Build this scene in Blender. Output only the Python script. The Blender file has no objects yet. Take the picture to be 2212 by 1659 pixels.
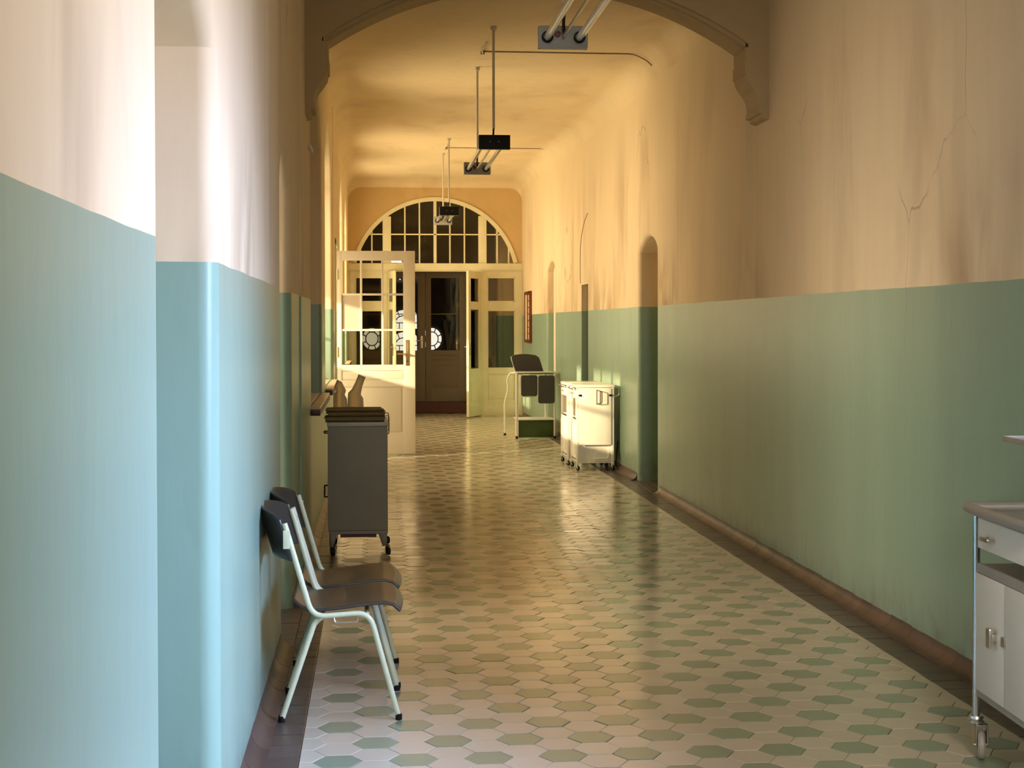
import bpy, bmesh, math, random
from mathutils import Vector, Matrix
random.seed(7)
PI = math.pi
SC = bpy.context.scene
COL = SC.collection

# ------------------------------------------------------------------ camera
cd = bpy.data.cameras.new('camera'); cam = bpy.data.objects.new('camera', cd); COL.objects.link(cam)
F_PX, YAW, PITCH, ROLL = 3275.0, 0.0908, -0.0154, -0.002
fw = Vector((math.sin(YAW)*math.cos(PITCH), math.cos(YAW)*math.cos(PITCH), math.sin(PITCH)))
rt = Vector((math.cos(YAW), -math.sin(YAW), 0)); up = rt.cross(fw)
c_, s_ = math.cos(ROLL), math.sin(ROLL)
rt, up = c_*rt + s_*up, -s_*rt + c_*up
M = Matrix((rt, up, -fw)).transposed().to_4x4(); M.translation = Vector((0, 0, 1.5))
cam.matrix_world = M
cd.sensor_fit = 'HORIZONTAL'; cd.sensor_width = 36; cd.lens = F_PX/2212*36
cd.shift_x = 0; cd.shift_y = -75.0/2212
cd.clip_start = 0.05; cd.clip_end = 200
SC.camera = cam

# ------------------------------------------------------------------ light
SC.view_settings.view_transform = 'Standard'; SC.view_settings.look = 'None'
SC.view_settings.gamma = 1; SC.view_settings.use_curve_mapping = False
SC.view_settings.exposure = 0.0
SC.cycles.max_bounces = 7; SC.cycles.diffuse_bounces = 4; SC.cycles.glossy_bounces = 3; SC.cycles.transmission_bounces = 3
SC.cycles.transparent_max_bounces = 14; SC.cycles.adaptive_threshold = 0.06; SC.cycles.adaptive_min_samples = 20
SC.cycles.sample_clamp_indirect = 4

W = bpy.data.worlds.new('sky'); SC.world = W; W.use_nodes = True
wn = W.node_tree; wn.nodes.clear()
tc = wn.nodes.new('ShaderNodeTexCoord'); sx = wn.nodes.new('ShaderNodeSeparateXYZ')
mr = wn.nodes.new('ShaderNodeMapRange'); mr.inputs['From Min'].default_value = -0.7; mr.inputs['From Max'].default_value = 0.7
mr.interpolation_type = 'SMOOTHSTEP'
mx = wn.nodes.new('ShaderNodeMix'); mx.data_type = 'RGBA'
mx.inputs['A'].default_value = (1.0, 0.72, 0.42, 1); mx.inputs['B'].default_value = (0.42, 0.68, 1.0, 1)
bg = wn.nodes.new('ShaderNodeBackground'); bg.inputs['Strength'].default_value = 1.0
wo = wn.nodes.new('ShaderNodeOutputWorld')
L = wn.links.new
L(tc.outputs['Generated'], sx.inputs[0]); L(sx.outputs['X'], mr.inputs['Value']); L(mr.outputs['Result'], mx.inputs['Factor'])
L(mx.outputs['Result'], bg.inputs['Color']); L(bg.outputs[0], wo.inputs[0])

sd = bpy.data.lights.new('sun', 'SUN'); so = bpy.data.objects.new('sun', sd); COL.objects.link(so)
sd.color = (1.0, 0.78, 0.50); sd.energy = 10.5; sd.angle = math.radians(1.2)
so.rotation_euler = Vector((1.2, 0.68, -0.325)).to_track_quat('-Z', 'Y').to_euler(); so.location = (-6, 8, 6)

def area(name, loc, direction, w, h, power, color, spread=160):
    d = bpy.data.lights.new(name, 'AREA'); o = bpy.data.objects.new(name, d); COL.objects.link(o)
    d.shape = 'RECTANGLE'; d.size = w; d.size_y = h; d.energy = power; d.color = color; d.spread = math.radians(spread)
    o.location = loc; o.rotation_euler = Vector(direction).to_track_quat('-Z', 'Y').to_euler(); return o
WARM = (1.0, 0.81, 0.47)
# daylight entering through each window: lamps hang in the window planes
# sky light slants down through the right window onto the lower left wall and the floor; bounced light goes level
area('window_skylight', (2.66, 3.60, 2.15), (-1, 0.22, -0.50), 2.8, 1.5, 118, (0.37, 0.53, 1.0), 68)
area('window_daylight', (2.64, 3.30, 2.05), (-1, -0.05, 0.10), 2.8, 1.6, 35, (1.0, 0.90, 0.80), 112)
area('window_daylight', (-1.15, 7.64, 1.2), (1, 0, 0), 0.8, 2.0, 20, (1.0, 0.86, 0.64), 90)
area('window_daylight', (-0.75, 11.45, 2.0), (1, 0, 0), 1.9, 1.8, 3, (1.0, 0.82, 0.56), 110)
area('window_daylight', (-0.72, 15.0, 2.0), (1, 0.0, 0), 1.3, 1.9, 62, WARM, 140)
area('window_daylight', (-0.75, 17.24, 1.25), (1, 0, 0), 0.85, 2.2, 22, WARM)
area('window_daylight', (-0.72, 20.1, 2.0), (1, 0, 0), 2.1, 1.9, 85, WARM)
area('window_daylight', (-0.72, 23.2, 2.0), (1, 0, 0), 2.0, 1.9, 85, WARM, 175)
area('rear_fill', (1.0, -1.6, 3.5), (0.9, 6.3, -2.7), 1.1, 0.5, 24, (1, 0.93, 0.82), 60)  # fill lamp added behind the camera, belongs to no window

# ------------------------------------------------------------------ materials
def new_mat(name):
    m = bpy.data.materials.new(name); m.use_nodes = True
    nt = m.node_tree; return m, nt, nt.nodes['Principled BSDF']
def mat(name, col, rough=0.5, metal=0, noise=0.0, nscale=20, bump=0.0, bscale=60, coat=0, spec=0.5, **k):
    m, nt, p = new_mat(name)
    p.inputs['Base Color'].default_value = (*col, 1); p.inputs['Roughness'].default_value = rough
    p.inputs['Metallic'].default_value = metal; p.inputs['Coat Weight'].default_value = coat
    p.inputs['Specular IOR Level'].default_value = spec
    for a, v in k.items(): p.inputs[a.replace('_', ' ')].default_value = v
    t = nt.nodes.new('ShaderNodeTexCoord')
    if noise:
        n = nt.nodes.new('ShaderNodeTexNoise'); n.inputs['Scale'].default_value = nscale; n.inputs['Detail'].default_value = 6
        r = nt.nodes.new('ShaderNodeMapRange'); r.inputs['To Min'].default_value = 1-noise; r.inputs['To Max'].default_value = 1+noise
        x = nt.nodes.new('ShaderNodeMix'); x.data_type = 'RGBA'; x.blend_type = 'MULTIPLY'; x.inputs['Factor'].default_value = 1
        x.inputs['A'].default_value = (*col, 1)
        nt.links.new(t.outputs['Object'], n.inputs['Vector']); nt.links.new(n.outputs['Fac'], r.inputs['Value'])
        nt.links.new(r.outputs['Result'], x.inputs['B']); nt.links.new(x.outputs['Result'], p.inputs['Base Color'])
    if bump:
        n = nt.nodes.new('ShaderNodeTexNoise'); n.inputs['Scale'].default_value = bscale; n.inputs['Detail'].default_value = 4
        b = nt.nodes.new('ShaderNodeBump'); b.inputs['Strength'].default_value = bump; b.inputs['Distance'].default_value = 0.01
        nt.links.new(t.outputs['Object'], n.inputs['Vector']); nt.links.new(n.outputs['Fac'], b.inputs['Height']); nt.links.new(b.outputs[0], p.inputs['Normal'])
    return m

def plaster_nodes(nt, p, col, stain, dado=None, streak=True):
    N = nt.nodes.new; Lk = nt.links.new
    g = N('ShaderNodeNewGeometry'); sp = N('ShaderNodeSeparateXYZ'); Lk(g.outputs['Position'], sp.inputs[0])
    def noise(sc, vec_scale, det=5, dist=0.0):
        mp = N('ShaderNodeMapping'); mp.inputs['Scale'].default_value = vec_scale; Lk(g.outputs['Position'], mp.inputs[0])
        n = N('ShaderNodeTexNoise'); n.inputs['Scale'].default_value = sc; n.inputs['Detail'].default_value = det
        n.inputs['Distortion'].default_value = dist; Lk(mp.outputs[0], n.inputs['Vector']); return n.outputs['Fac']
    def rng(v, a, b, c, d):
        r = N('ShaderNodeMapRange'); Lk(v, r.inputs['Value'])
        for k, q in zip(('From Min', 'From Max', 'To Min', 'To Max'), (a, b, c, d)): r.inputs[k].default_value = q
        return r.outputs['Result']
    def mul(a, b):
        r = N('ShaderNodeMath'); r.operation = 'MULTIPLY'; Lk(a, r.inputs[0])
        if isinstance(b, float): r.inputs[1].default_value = b
        else: Lk(b, r.inputs[1])
        return r.outputs[0]
    def mix(f, a, b, bt='MIX'):
        x = N('ShaderNodeMix'); x.data_type = 'RGBA'; x.blend_type = bt
        if isinstance(f, float): x.inputs['Factor'].default_value = f
        else: Lk(f, x.inputs['Factor'])
        for nm, v in (('A', a), ('B', b)):
            if isinstance(v, tuple): x.inputs[nm].default_value = (*v, 1)
            else: Lk(v, x.inputs[nm])
        return x.outputs['Result']
    vs = (1, 1, 0.13) if streak else (1, 0.5, 1)
    st1 = noise(1.7, (1, 1, 0.22) if streak else vs, 5, 0.5); patch = noise(0.55, (1, 1, 0.8), 3)
    f1 = mul(rng(st1, 0.47, 0.72, 0, 1), rng(patch, 0.42, 0.68, 0, 1))
    base = mix(rng(noise(1.3, (1, 1, 1), 4), 0.3, 0.7, 0, 1), col, tuple(min(1, c*q) for c, q in zip(col, (1.06, 1.04, 0.98))))
    up_ = mix(mul(f1, 0.8), base, stain)
    f2 = rng(noise(9, (1, 1, 0.10) if streak else (1, 1, 1), 3), 0.45, 0.80, 0, 0.16)
    up_ = mix(f2, up_, tuple(c*0.72 for c in col))
    out = up_
    if dado:
        up_ = mix(rng(sp.outputs['Z'], 2.9, 3.68, 0, 1), up_, CEILC)
        # streaks of dirt running down over the dado, scuffs near the floor
        d = mix(rng(noise(2.2, (1, 1, 0.12), 6), 0.4, 0.7, 0, 0.35), dado, tuple(c*0.70 for c in dado))
        low = rng(sp.outputs['Z'], 0.30, 0.05, 0, 1)
        d = mix(mul(low, rng(noise(14, (1, 1, 0.6), 5), 0.45, 0.7, 0, 0.6)), d, (0.17, 0.13, 0.09))
        spot = rng(noise(1.1, (1, 1.2, 1), 4, 1.2), 0.67, 0.70, 0, 0.5)
        d = mix(spot, d, tuple(c*0.75 for c in dado))
        wob = mul(noise(2.0, (1, 1, 1), 2), 0.012)
        ad = N('ShaderNodeMath'); ad.operation = 'ADD'; Lk(sp.outputs['Z'], ad.inputs[0]); Lk(wob, ad.inputs[1])
        # stain zone rising above the dado line
        z2 = rng(sp.outputs['Z'], 2.25, 1.7, 0, 1)
        pz = rng(noise(0.33, (1, 1, 0.2), 2), 0.46, 0.56, 0, 1)
        up2 = mix(mul(mul(z2, pz), rng(noise(2.4, (1, 1, 0.45), 5, 0.8), 0.44, 0.60, 0, 0.8)), up_, stain)
        gt = N('ShaderNodeMath'); gt.operation = 'GREATER_THAN'; Lk(ad.outputs[0], gt.inputs[0]); gt.inputs[1].default_value = 1.686
        out = mix(gt.outputs[0], d, up2)
        rr = rng(gt.outputs[0], 0, 1, 0.33, 0.85); Lk(rr, p.inputs['Roughness'])
    else: p.inputs['Roughness'].default_value = 0.85
    # sparse hairline cracks
    mp = N('ShaderNodeMapping'); mp.inputs['Scale'].default_value = (1, 0.9, 0.45); Lk(g.outputs['Position'], mp.inputs[0])
    nd = N('ShaderNodeTexNoise'); nd.inputs['Scale'].default_value = 2.5; nd.inputs['Detail'].default_value = 4; Lk(mp.outputs[0], nd.inputs['Vector'])
    va = N('ShaderNodeVectorMath'); va.operation = 'SCALE'; va.inputs['Scale'].default_value = 0.25; Lk(nd.outputs['Color'], va.inputs[0])
    vb = N('ShaderNodeVectorMath'); vb.operation = 'ADD'; Lk(mp.outputs[0], vb.inputs[0]); Lk(va.outputs[0], vb.inputs[1])
    vo = N('ShaderNodeTexVoronoi'); vo.feature = 'DISTANCE_TO_EDGE'; vo.inputs['Scale'].default_value = 0.8; Lk(vb.outputs[0], vo.inputs['Vector'])
    crk = mul(rng(vo.outputs['Distance'], 0.0008, 0.0035, 0.5, 0), rng(noise(0.9, (1, 1, 0.6), 3), 0.60, 0.66, 0, 1))
    out = mix(crk, out, (0.16, 0.10, 0.05))
    Lk(out, p.inputs['Base Color'])
    b = N('ShaderNodeBump'); b.inputs['Strength'].default_value = 0.45; b.inputs['Distance'].default_value = 0.02
    h1 = noise(2.0, (1, 1, 0.25), 5); h2 = mul(noise(18, (1, 1, 0.5), 5), 0.12)
    a2 = N('ShaderNodeMath'); a2.operation = 'ADD'; Lk(h1, a2.inputs[0]); Lk(h2, a2.inputs[1])
    Lk(a2.outputs[0], b.inputs['Height']); Lk(b.outputs[0], p.inputs['Normal'])

CEILC = (0.74, 0.60, 0.39); CREAM = (0.75, 0.59, 0.40); STAIN = (0.40, 0.27, 0.15); DADO = (0.25, 0.36, 0.275)
m, nt, p = new_mat('wall_paint'); plaster_nodes(nt, p, CREAM, STAIN, DADO); M_WALL = m
m, nt, p = new_mat('ceiling_plaster'); plaster_nodes(nt, p, (0.74, 0.60, 0.39), (0.52, 0.37, 0.20), None, False); M_CEIL = m

def tile_mat(name, col, rough, var):
    m, nt, p = new_mat(name); N = nt.nodes.new; Lk = nt.links.new
    oi = N('ShaderNodeNewGeometry'); oi2 = N('ShaderNodeObjectInfo')
    n = N('ShaderNodeTexNoise'); n.inputs['Scale'].default_value = 1.7; n.inputs['Detail'].default_value = 5; n.inputs['Roughness'].default_value = 0.7
    g = N('ShaderNodeNewGeometry'); Lk(g.outputs['Position'], n.inputs['Vector'])
    # one colour per tile: random per island (joined tiles) plus random per object
    ad = N('ShaderNodeMath'); ad.operation = 'ADD'; Lk(oi.outputs['Random Per Island'], ad.inputs[0]); Lk(oi2.outputs['Random'], ad.inputs[1])
    fr = N('ShaderNodeMath'); fr.operation = 'FRACT'; Lk(ad.outputs[0], fr.inputs[0])
    a2 = N('ShaderNodeMath'); a2.operation = 'ADD'; Lk(fr.outputs[0], a2.inputs[0]); Lk(n.outputs['Fac'], a2.inputs[1])
    r = N('ShaderNodeMapRange'); Lk(a2.outputs[0], r.inputs['Value']); r.inputs['From Min'].default_value = 0.3; r.inputs['From Max'].default_value = 1.7
    r.inputs['To Min'].default_value = 1-var; r.inputs['To Max'].default_value = 1+var
    x = N('ShaderNodeMix'); x.data_type = 'RGBA'; x.blend_type = 'MULTIPLY'; x.inputs['Factor'].default_value = 1
    x.inputs['A'].default_value = (*col, 1); Lk(r.outputs['Result'], x.inputs['B']); Lk(x.outputs['Result'], p.inputs['Base Color'])
    n2 = N('ShaderNodeTexNoise'); n2.inputs['Scale'].default_value = 5; n2.inputs['Detail'].default_value = 5; Lk(g.outputs['Position'], n2.inputs['Vector'])
    rr = N('ShaderNodeMapRange'); Lk(n2.outputs['Fac'], rr.inputs['Value']); rr.inputs['To Min'].default_value = rough-0.08; rr.inputs['To Max'].default_value = rough+0.10
    Lk(rr.outputs['Result'], p.inputs['Roughness'])
    n3 = N('ShaderNodeTexNoise'); n3.inputs['Scale'].default_value = 22; n3.inputs['Detail'].default_value = 3; Lk(g.outputs['Position'], n3.inputs['Vector'])
    b = N('ShaderNodeBump'); b.inputs['Strength'].default_value = 0.10; b.inputs['Distance'].default_value = 0.005
    Lk(n3.outputs['Fac'], b.inputs['Height']); Lk(b.outputs[0], p.inputs['Normal'])
    p.inputs['Specular IOR Level'].default_value = 0.75
    return m
M_CT = tile_mat('cream_tile', (0.60, 0.50, 0.385), 0.17, 0.08)
M_GT = tile_mat('green_tile', (0.275, 0.315, 0.215), 0.17, 0.10)
M_BT = tile_mat('brown_tile', (0.092, 0.060, 0.052), 0.34, 0.22)
M_ST = tile_mat('sill_tile', (0.62, 0.42, 0.30), 0.35, 0.12)
M_GROUT = mat('grout', (0.36, 0.29, 0.22), 0.9, noise=0.3)
M_PLY = mat('dark_plywood', (0.040, 0.033, 0.028), 0.33, noise=0.12, nscale=6)
M_TUBE = mat('pale_green_tube_paint', (0.68, 0.68, 0.46), 0.35, noise=0.10, nscale=40)
M_BLK = mat('black_rubber', (0.006, 0.006, 0.006), 0.5, spec=0.25)
M_CHROME = mat('chrome', (0.75, 0.76, 0.76), 0.18, 1)
M_STEEL = mat('steel', (0.60, 0.58, 0.54), 0.32, 1, noise=0.1, nscale=15)
M_GREY = mat('grey_cabinet_paint', (0.25, 0.225, 0.19), 0.55, noise=0.10, nscale=6, bump=0.05)
M_GREYL = mat('light_grey_metal', (0.42, 0.42, 0.38), 0.4, noise=0.1)
M_LBOX = mat('lamp_housing_grey', (0.34, 0.34, 0.32), 0.45)
M_ENAM = mat('white_enamel', (0.84, 0.80, 0.72), 0.30, noise=0.05, nscale=5, coat=0.3)
M_BEIGE = mat('beige_laminate', (0.80, 0.74, 0.64), 0.45, noise=0.03, nscale=4)
M_TRAY = mat('brushed_tray_steel', (0.40, 0.38, 0.35), 0.38, 0.35)
M_EDGE = mat('greyish_edge_trim', (0.36, 0.32, 0.27), 0.5)
M_YEL = mat('cream_joinery_paint', (0.80, 0.74, 0.50), 0.42, noise=0.12, nscale=5, bump=0.08, bscale=30)
M_LEAF = mat('white_joinery_paint', (0.74, 0.65, 0.52), 0.42, noise=0.05, nscale=4, bump=0.05, bscale=30)
M_TAUPE = mat('taupe_door_paint', (0.20, 0.155, 0.115), 0.5, noise=0.10, nscale=5)
M_STEP = mat('dark_red_wood', (0.085, 0.025, 0.015), 0.5, noise=0.2)
M_PAPER = mat('brown_card', (0.22, 0.15, 0.06), 0.85, noise=0.25, nscale=12)
M_PAPERD = mat('dark_card', (0.05, 0.035, 0.018), 0.85, noise=0.25, nscale=12)
M_PLAST = mat('milky_plastic', (0.80, 0.76, 0.66), 0.30, Subsurface_Weight=0.35, Subsurface_Radius=(0.05, 0.045, 0.03))
m, nt, p = new_mat('translucent_plastic'); M_PLAST = m
tr = nt.nodes.new('ShaderNodeBsdfTransparent'); tl = nt.nodes.new('ShaderNodeBsdfTranslucent'); x1 = nt.nodes.new('ShaderNodeMixShader'); x2 = nt.nodes.new('ShaderNodeMixShader')
tr.inputs[0].default_value = (0.93, 0.88, 0.78, 1); tl.inputs[0].default_value = (0.9, 0.85, 0.75, 1); p.inputs['Base Color'].default_value = (0.85, 0.80, 0.70, 1); p.inputs['Roughness'].default_value = 0.2
lw = nt.nodes.new('ShaderNodeLayerWeight'); lw.inputs[0].default_value = 0.35; nt.links.new(lw.outputs['Facing'], x2.inputs[0]); x1.inputs[0].default_value = 0.35
nt.links.new(tr.outputs[0], x1.inputs[1]); nt.links.new(tl.outputs[0], x1.inputs[2]); nt.links.new(x1.outputs[0], x2.inputs[1]); nt.links.new(p.outputs[0], x2.inputs[2])
nt.links.new(x2.outputs[0], nt.nodes['Material Output'].inputs['Surface'])
M_DKGRN = mat('dark_green_board', (0.055, 0.090, 0.018), 0.6, noise=0.35, nscale=8)
M_PAD = mat('dark_grey_vinyl', (0.055, 0.045, 0.040), 0.5, noise=0.1)
M_REDW = mat('red_brown_wood', (0.16, 0.025, 0.012), 0.35)
M_CARD = mat('cream_card', (0.75, 0.62, 0.42), 0.6, noise=0.12, nscale=20)
M_BRASS = mat('brass', (0.75, 0.50, 0.20), 0.3, 1)
M_RED = mat('dark_red_plastic', (0.20, 0.02, 0.01), 0.4)
M_PLY2 = mat('pale_board', (0.56, 0.45, 0.34), 0.7, noise=0.12, nscale=6)
M_LEAD = mat('lead_strip', (0.12, 0.03, 0.03), 0.5)
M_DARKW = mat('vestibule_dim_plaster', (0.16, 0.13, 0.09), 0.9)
M_TAUPEW = mat('timber_planks', (0.30, 0.24, 0.17), 0.7, noise=0.2)
M_WHITEP = mat('white_pipe_paint', (0.62, 0.58, 0.50), 0.45)

def glass_mat(name, tint, refl=0.06):
    m = bpy.data.materials.new(name); m.use_nodes = True; nt = m.node_tree; nt.nodes.clear()
    o = nt.nodes.new('ShaderNodeOutputMaterial'); t = nt.nodes.new('ShaderNodeBsdfTransparent'); g = nt.nodes.new('ShaderNodeBsdfGlossy')
    f = nt.nodes.new('ShaderNodeFresnel'); f.inputs['IOR'].default_value = 1.5; x = nt.nodes.new('ShaderNodeMixShader')
    t.inputs['Color'].default_value = (*tint, 1); g.inputs['Roughness'].default_value = 0.02
    nz = nt.nodes.new('ShaderNodeTexNoise'); nz.inputs['Scale'].default_value = 6
    b = nt.nodes.new('ShaderNodeBump'); b.inputs['Strength'].default_value = 0.05; b.inputs['Distance'].default_value = 0.01
    tcn = nt.nodes.new('ShaderNodeTexCoord'); nt.links.new(tcn.outputs['Object'], nz.inputs['Vector'])
    nt.links.new(nz.outputs['Fac'], b.inputs['Height']); nt.links.new(b.outputs[0], g.inputs['Normal'])
    nt.links.new(f.outputs[0], x.inputs[0]); nt.links.new(t.outputs[0], x.inputs[1]); nt.links.new(g.outputs[0], x.inputs[2]); nt.links.new(x.outputs[0], o.inputs[0])
    return m
M_GLASS = glass_mat('clear_glass', (0.96, 0.95, 0.90)); M_DGLASS = glass_mat('dusty_glass', (0.72, 0.70, 0.62))
m, nt, p = new_mat('lamp_tube_glass'); p.inputs['Base Color'].default_value = (0.80, 0.78, 0.72, 1); p.inputs['Roughness'].default_value = 0.12
p.inputs['Transmission Weight'].default_value = 0.35; p.inputs['Coat Weight'].default_value = 0.6; M_LT = m
m, nt, p = new_mat('backlit_glass'); p.inputs['Base Color'].default_value = (0.9, 0.9, 0.85, 1)
p.inputs['Emission Color'].default_value = (1.0, 0.98, 0.90, 1); p.inputs['Emission Strength'].default_value = 1.1; M_LIT = m
m, nt, p = new_mat('sunblock_pane'); p.inputs['Base Color'].default_value = (0.8, 0.75, 0.6, 1); p.inputs['Roughness'].default_value = 0.5; M_SUNBLOCK = m  # opaque pane put into hidden windows to keep the sun out

# ------------------------------------------------------------------ mesh helpers
class MB:
    def __init__(s): s.v = []; s.f = []
    def add(s, vs, fs):
        n = len(s.v); s.v += [tuple(v) for v in vs]; s.f += [tuple(i+n for i in f) for f in fs]; return s
    def box(s, x0, x1, y0, y1, z0, z1, bev=0):
        if x0 > x1: x0, x1 = x1, x0
        if y0 > y1: y0, y1 = y1, y0
        if z0 > z1: z0, z1 = z1, z0
        if bev:
            b = min(bev, (x1-x0)/2.01, (y1-y0)/2.01, (z1-z0)/2.01)
            bm = bmesh.new(); bmesh.ops.create_cube(bm, size=1)
            for v in bm.verts: v.co = ((x0+x1)/2+v.co.x*(x1-x0), (y0+y1)/2+v.co.y*(y1-y0), (z0+z1)/2+v.co.z*(z1-z0))
            bmesh.ops.bevel(bm, geom=bm.edges[:], offset=b, segments=2, affect='EDGES', profile=0.6)
            bm.verts.index_update(); s.add([v.co[:] for v in bm.verts], [[v.index for v in f.verts] for f in bm.faces]); bm.free(); return s
        return s.add([(x0,y0,z0),(x1,y0,z0),(x1,y1,z0),(x0,y1,z0),(x0,y0,z1),(x1,y0,z1),(x1,y1,z1),(x0,y1,z1)],
                     [(0,3,2,1),(4,5,6,7),(0,1,5,4),(1,2,6,5),(2,3,7,6),(3,0,4,7)])
    def tube(s, pts, r, n=10, bend=0, caps=True):
        P = [Vector(p) for p in pts]
        if bend and len(P) > 2:
            Q = [P[0]]
            for i in range(1, len(P)-1):
                a, b, c = P[i-1], P[i], P[i+1]; d = min(bend, (a-b).length*0.45, (c-b).length*0.45)
                p0 = b+(a-b).normalized()*d; p2 = b+(c-b).normalized()*d
                for k in range(7):
                    t = k/6; Q.append((1-t)**2*p0+2*t*(1-t)*b+t*t*p2)
            Q.append(P[-1]); P = Q
        rs = r if isinstance(r, (list, tuple)) else [r]*len(P)
        T0 = (P[1]-P[0]).normalized(); ref = Vector((0, 0, 1)) if abs(T0.z) < 0.9 else Vector((1, 0, 0))
        u = T0.cross(ref).normalized(); vs = []
        for i, q in enumerate(P):
            T = (P[min(i+1, len(P)-1)]-P[max(i-1, 0)]).normalized(); u = (u-T*u.dot(T)).normalized(); w = T.cross(u)
            for k in range(n):
                a = 2*PI*k/n; vs.append(q+(u*math.cos(a)+w*math.sin(a))*rs[i])
        fs = [(i*n+k, i*n+(k+1) % n, (i+1)*n+(k+1) % n, (i+1)*n+k) for i in range(len(P)-1) for k in range(n)]
        if caps: fs += [tuple(range(n))[::-1], tuple((len(P)-1)*n+k for k in range(n))]
        return s.add(vs, fs)
    def cyl(s, a, b, r, n=16): return s.tube([a, b], r, n)
    def lathe(s, prof, loc, axis=(0, 0, 1), n=20):
        q = Vector((0, 0, 1)).rotation_difference(Vector(axis)); vs = []
        for r, z in prof:
            for k in range(n):
                a = 2*PI*k/n; vs.append(q @ Vector((max(r, 1e-4)*math.cos(a), max(r, 1e-4)*math.sin(a), z))+Vector(loc))
        fs = [(i*n+k, i*n+(k+1) % n, (i+1)*n+(k+1) % n, (i+1)*n+k) for i in range(len(prof)-1) for k in range(n)]
        return s.add(vs, fs)
    def prism(s, pts, lo, hi, axis='y'):
        # polygon pts (a,b): axis y -> (x,z); axis x -> (y,z); axis z -> (x,y)
        f = {'y': lambda a, b, t: (a, t, b), 'x': lambda a, b, t: (t, a, b), 'z': lambda a, b, t: (a, b, t)}[axis]
        n = len(pts); vs = [f(a, b, lo) for a, b in pts]+[f(a, b, hi) for a, b in pts]
        return s.add(vs, [tuple(range(n))[::-1], tuple(range(n, 2*n))]+[(i, (i+1) % n, n+(i+1) % n, n+i) for i in range(n)])
    def grid(s, fn, nu, nv, close=False):
        vs = [fn(i/nu, j/nv) for i in range(nu+1) for j in range(nv+1)]; w = nv+1
        return s.add(vs, [(i*w+j, (i+1)*w+j, (i+1)*w+j+1, i*w+j+1) for i in range(nu) for j in range(nv)])
    def xf(s, Mx): s.v = [tuple(Mx @ Vector(v)) for v in s.v]; return s
    def mesh(s, name, m, smooth=True):
        me = bpy.data.meshes.new(name); me.from_pydata(s.v, [], s.f)
        bm = bmesh.new(); bm.from_mesh(me); bmesh.ops.recalc_face_normals(bm, faces=bm.faces); bm.to_mesh(me); bm.free()
        me.materials.append(m)
        if smooth:
            me.polygons.foreach_set('use_smooth', [True]*len(me.polygons)); me.set_sharp_from_angle(angle=math.radians(38))
        return me
    def build(s, name, m, parent=None, smooth=True):
        o = bpy.data.objects.new(name, s.mesh(name, m, smooth)); COL.objects.link(o)
        if parent:
            o.parent = parent; o.location = -Vector(WL.get(parent, (0, 0, 0)))
            WL[o] = (0, 0, 0)
        return o
WL = {}      # world place of each empty, so that parts can be modelled in world coordinates
def thing(name, label, cat, loc, group=None):
    o = bpy.data.objects.new(name, None); COL.objects.link(o); o.location = loc; o.empty_display_size = 0.05
    o['label'] = label; o['category'] = cat
    if group: o['group'] = group
    WL[o] = tuple(loc); return o
def struct(o, label=None):
    o['kind'] = 'structure'
    if label: o['label'] = label
    return o
def copy_tree(o, off, label, group=None):
    c = o.copy(); COL.objects.link(c); c.location = Vector(o.location)+Vector(off); c['label'] = label
    if group: c['group'] = group
    def rec(src, dst):
        for ch in [q for q in bpy.data.objects if q.parent == src]:
            d = ch.copy(); COL.objects.link(d); d.parent = dst; rec(ch, d)
    rec(o, c); return c

# ------------------------------------------------------------------ floor
XL, XR = -0.436, 2.54
Y0, Y1 = -3.0, 25.2
fl = MB().box(-2.2, 3.6, Y0, 31, -0.10, -0.007).build('floor', M_GROUT); struct(fl)
S = 0.087; HX0, HY0 = -0.13, 5.236; BL, BR = -0.262, 2.335
def hexpts(r): return [(r*math.cos(PI/3*k), r*math.sin(PI/3*k)) for k in range(6)]
def clip(poly, xa, keep_gt):
    out = []
    for i in range(len(poly)):
        a, b = poly[i], poly[(i+1) % len(poly)]; ia = (a[0] >= xa) == keep_gt; ib = (b[0] >= xa) == keep_gt
        if ia: out.append(a)
        if ia != ib: t = (xa-a[0])/(b[0]-a[0]); out.append((xa, a[1]+t*(b[1]-a[1])))
    return out
def tile_geo(poly, cx=0, cy=0, dz=0, tx=0, ty=0, b=0.0035, depth=0.010):
    n = len(poly); mx_ = sum(p[0] for p in poly)/n; my_ = sum(p[1] for p in poly)/n; R_ = max(math.hypot(p[0]-mx_, p[1]-my_) for p in poly)
    k = 1-b/R_; vs = []
    for q, z in ((1.0, -depth), (1.0, -0.0012), (k, 0.0)):
        for px, py in poly:
            x = mx_+(px-mx_)*q; y = my_+(py-my_)*q; vs.append((cx+x, cy+y, z+dz+tx*x+ty*y))
    fs = [(j*n+i, j*n+(i+1) % n, (j+1)*n+(i+1) % n, (j+1)*n+i) for j in (0, 1) for i in range(n)]+[tuple(2*n+i for i in range(n))]
    return vs, fs
hexes = []
R3 = 3**0.5
for mcol in range(-2, 21):
    x = HX0+1.5*S*mcol
    if x < BL-S or x > BR+S: continue
    for j in range(-16, 141):
        odd = mcol % 2; y = HY0+R3*S*(j+(0.5 if odd else 0))
        if y > 26.0: continue
        green = ((j-1) % 3 == 0) if odd else (j % 3 == 0)
        green = green and x-S > BL-0.01 and x+S < BR+0.02
        poly = [(px+0, py+0) for px, py in hexpts(S-0.0011)]
        poly = clip(poly, BL+0.001-x, True); 
        if len(poly) > 2: poly = clip(poly, BR-0.001-x, False)
        if len(poly) < 3: continue
        hexes.append((y, x, poly, green))
hexes.sort(key=lambda t: t[0])
cache = {}; cnt = {True: 0, False: 0}; rest = {True: MB(), False: MB()}
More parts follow.
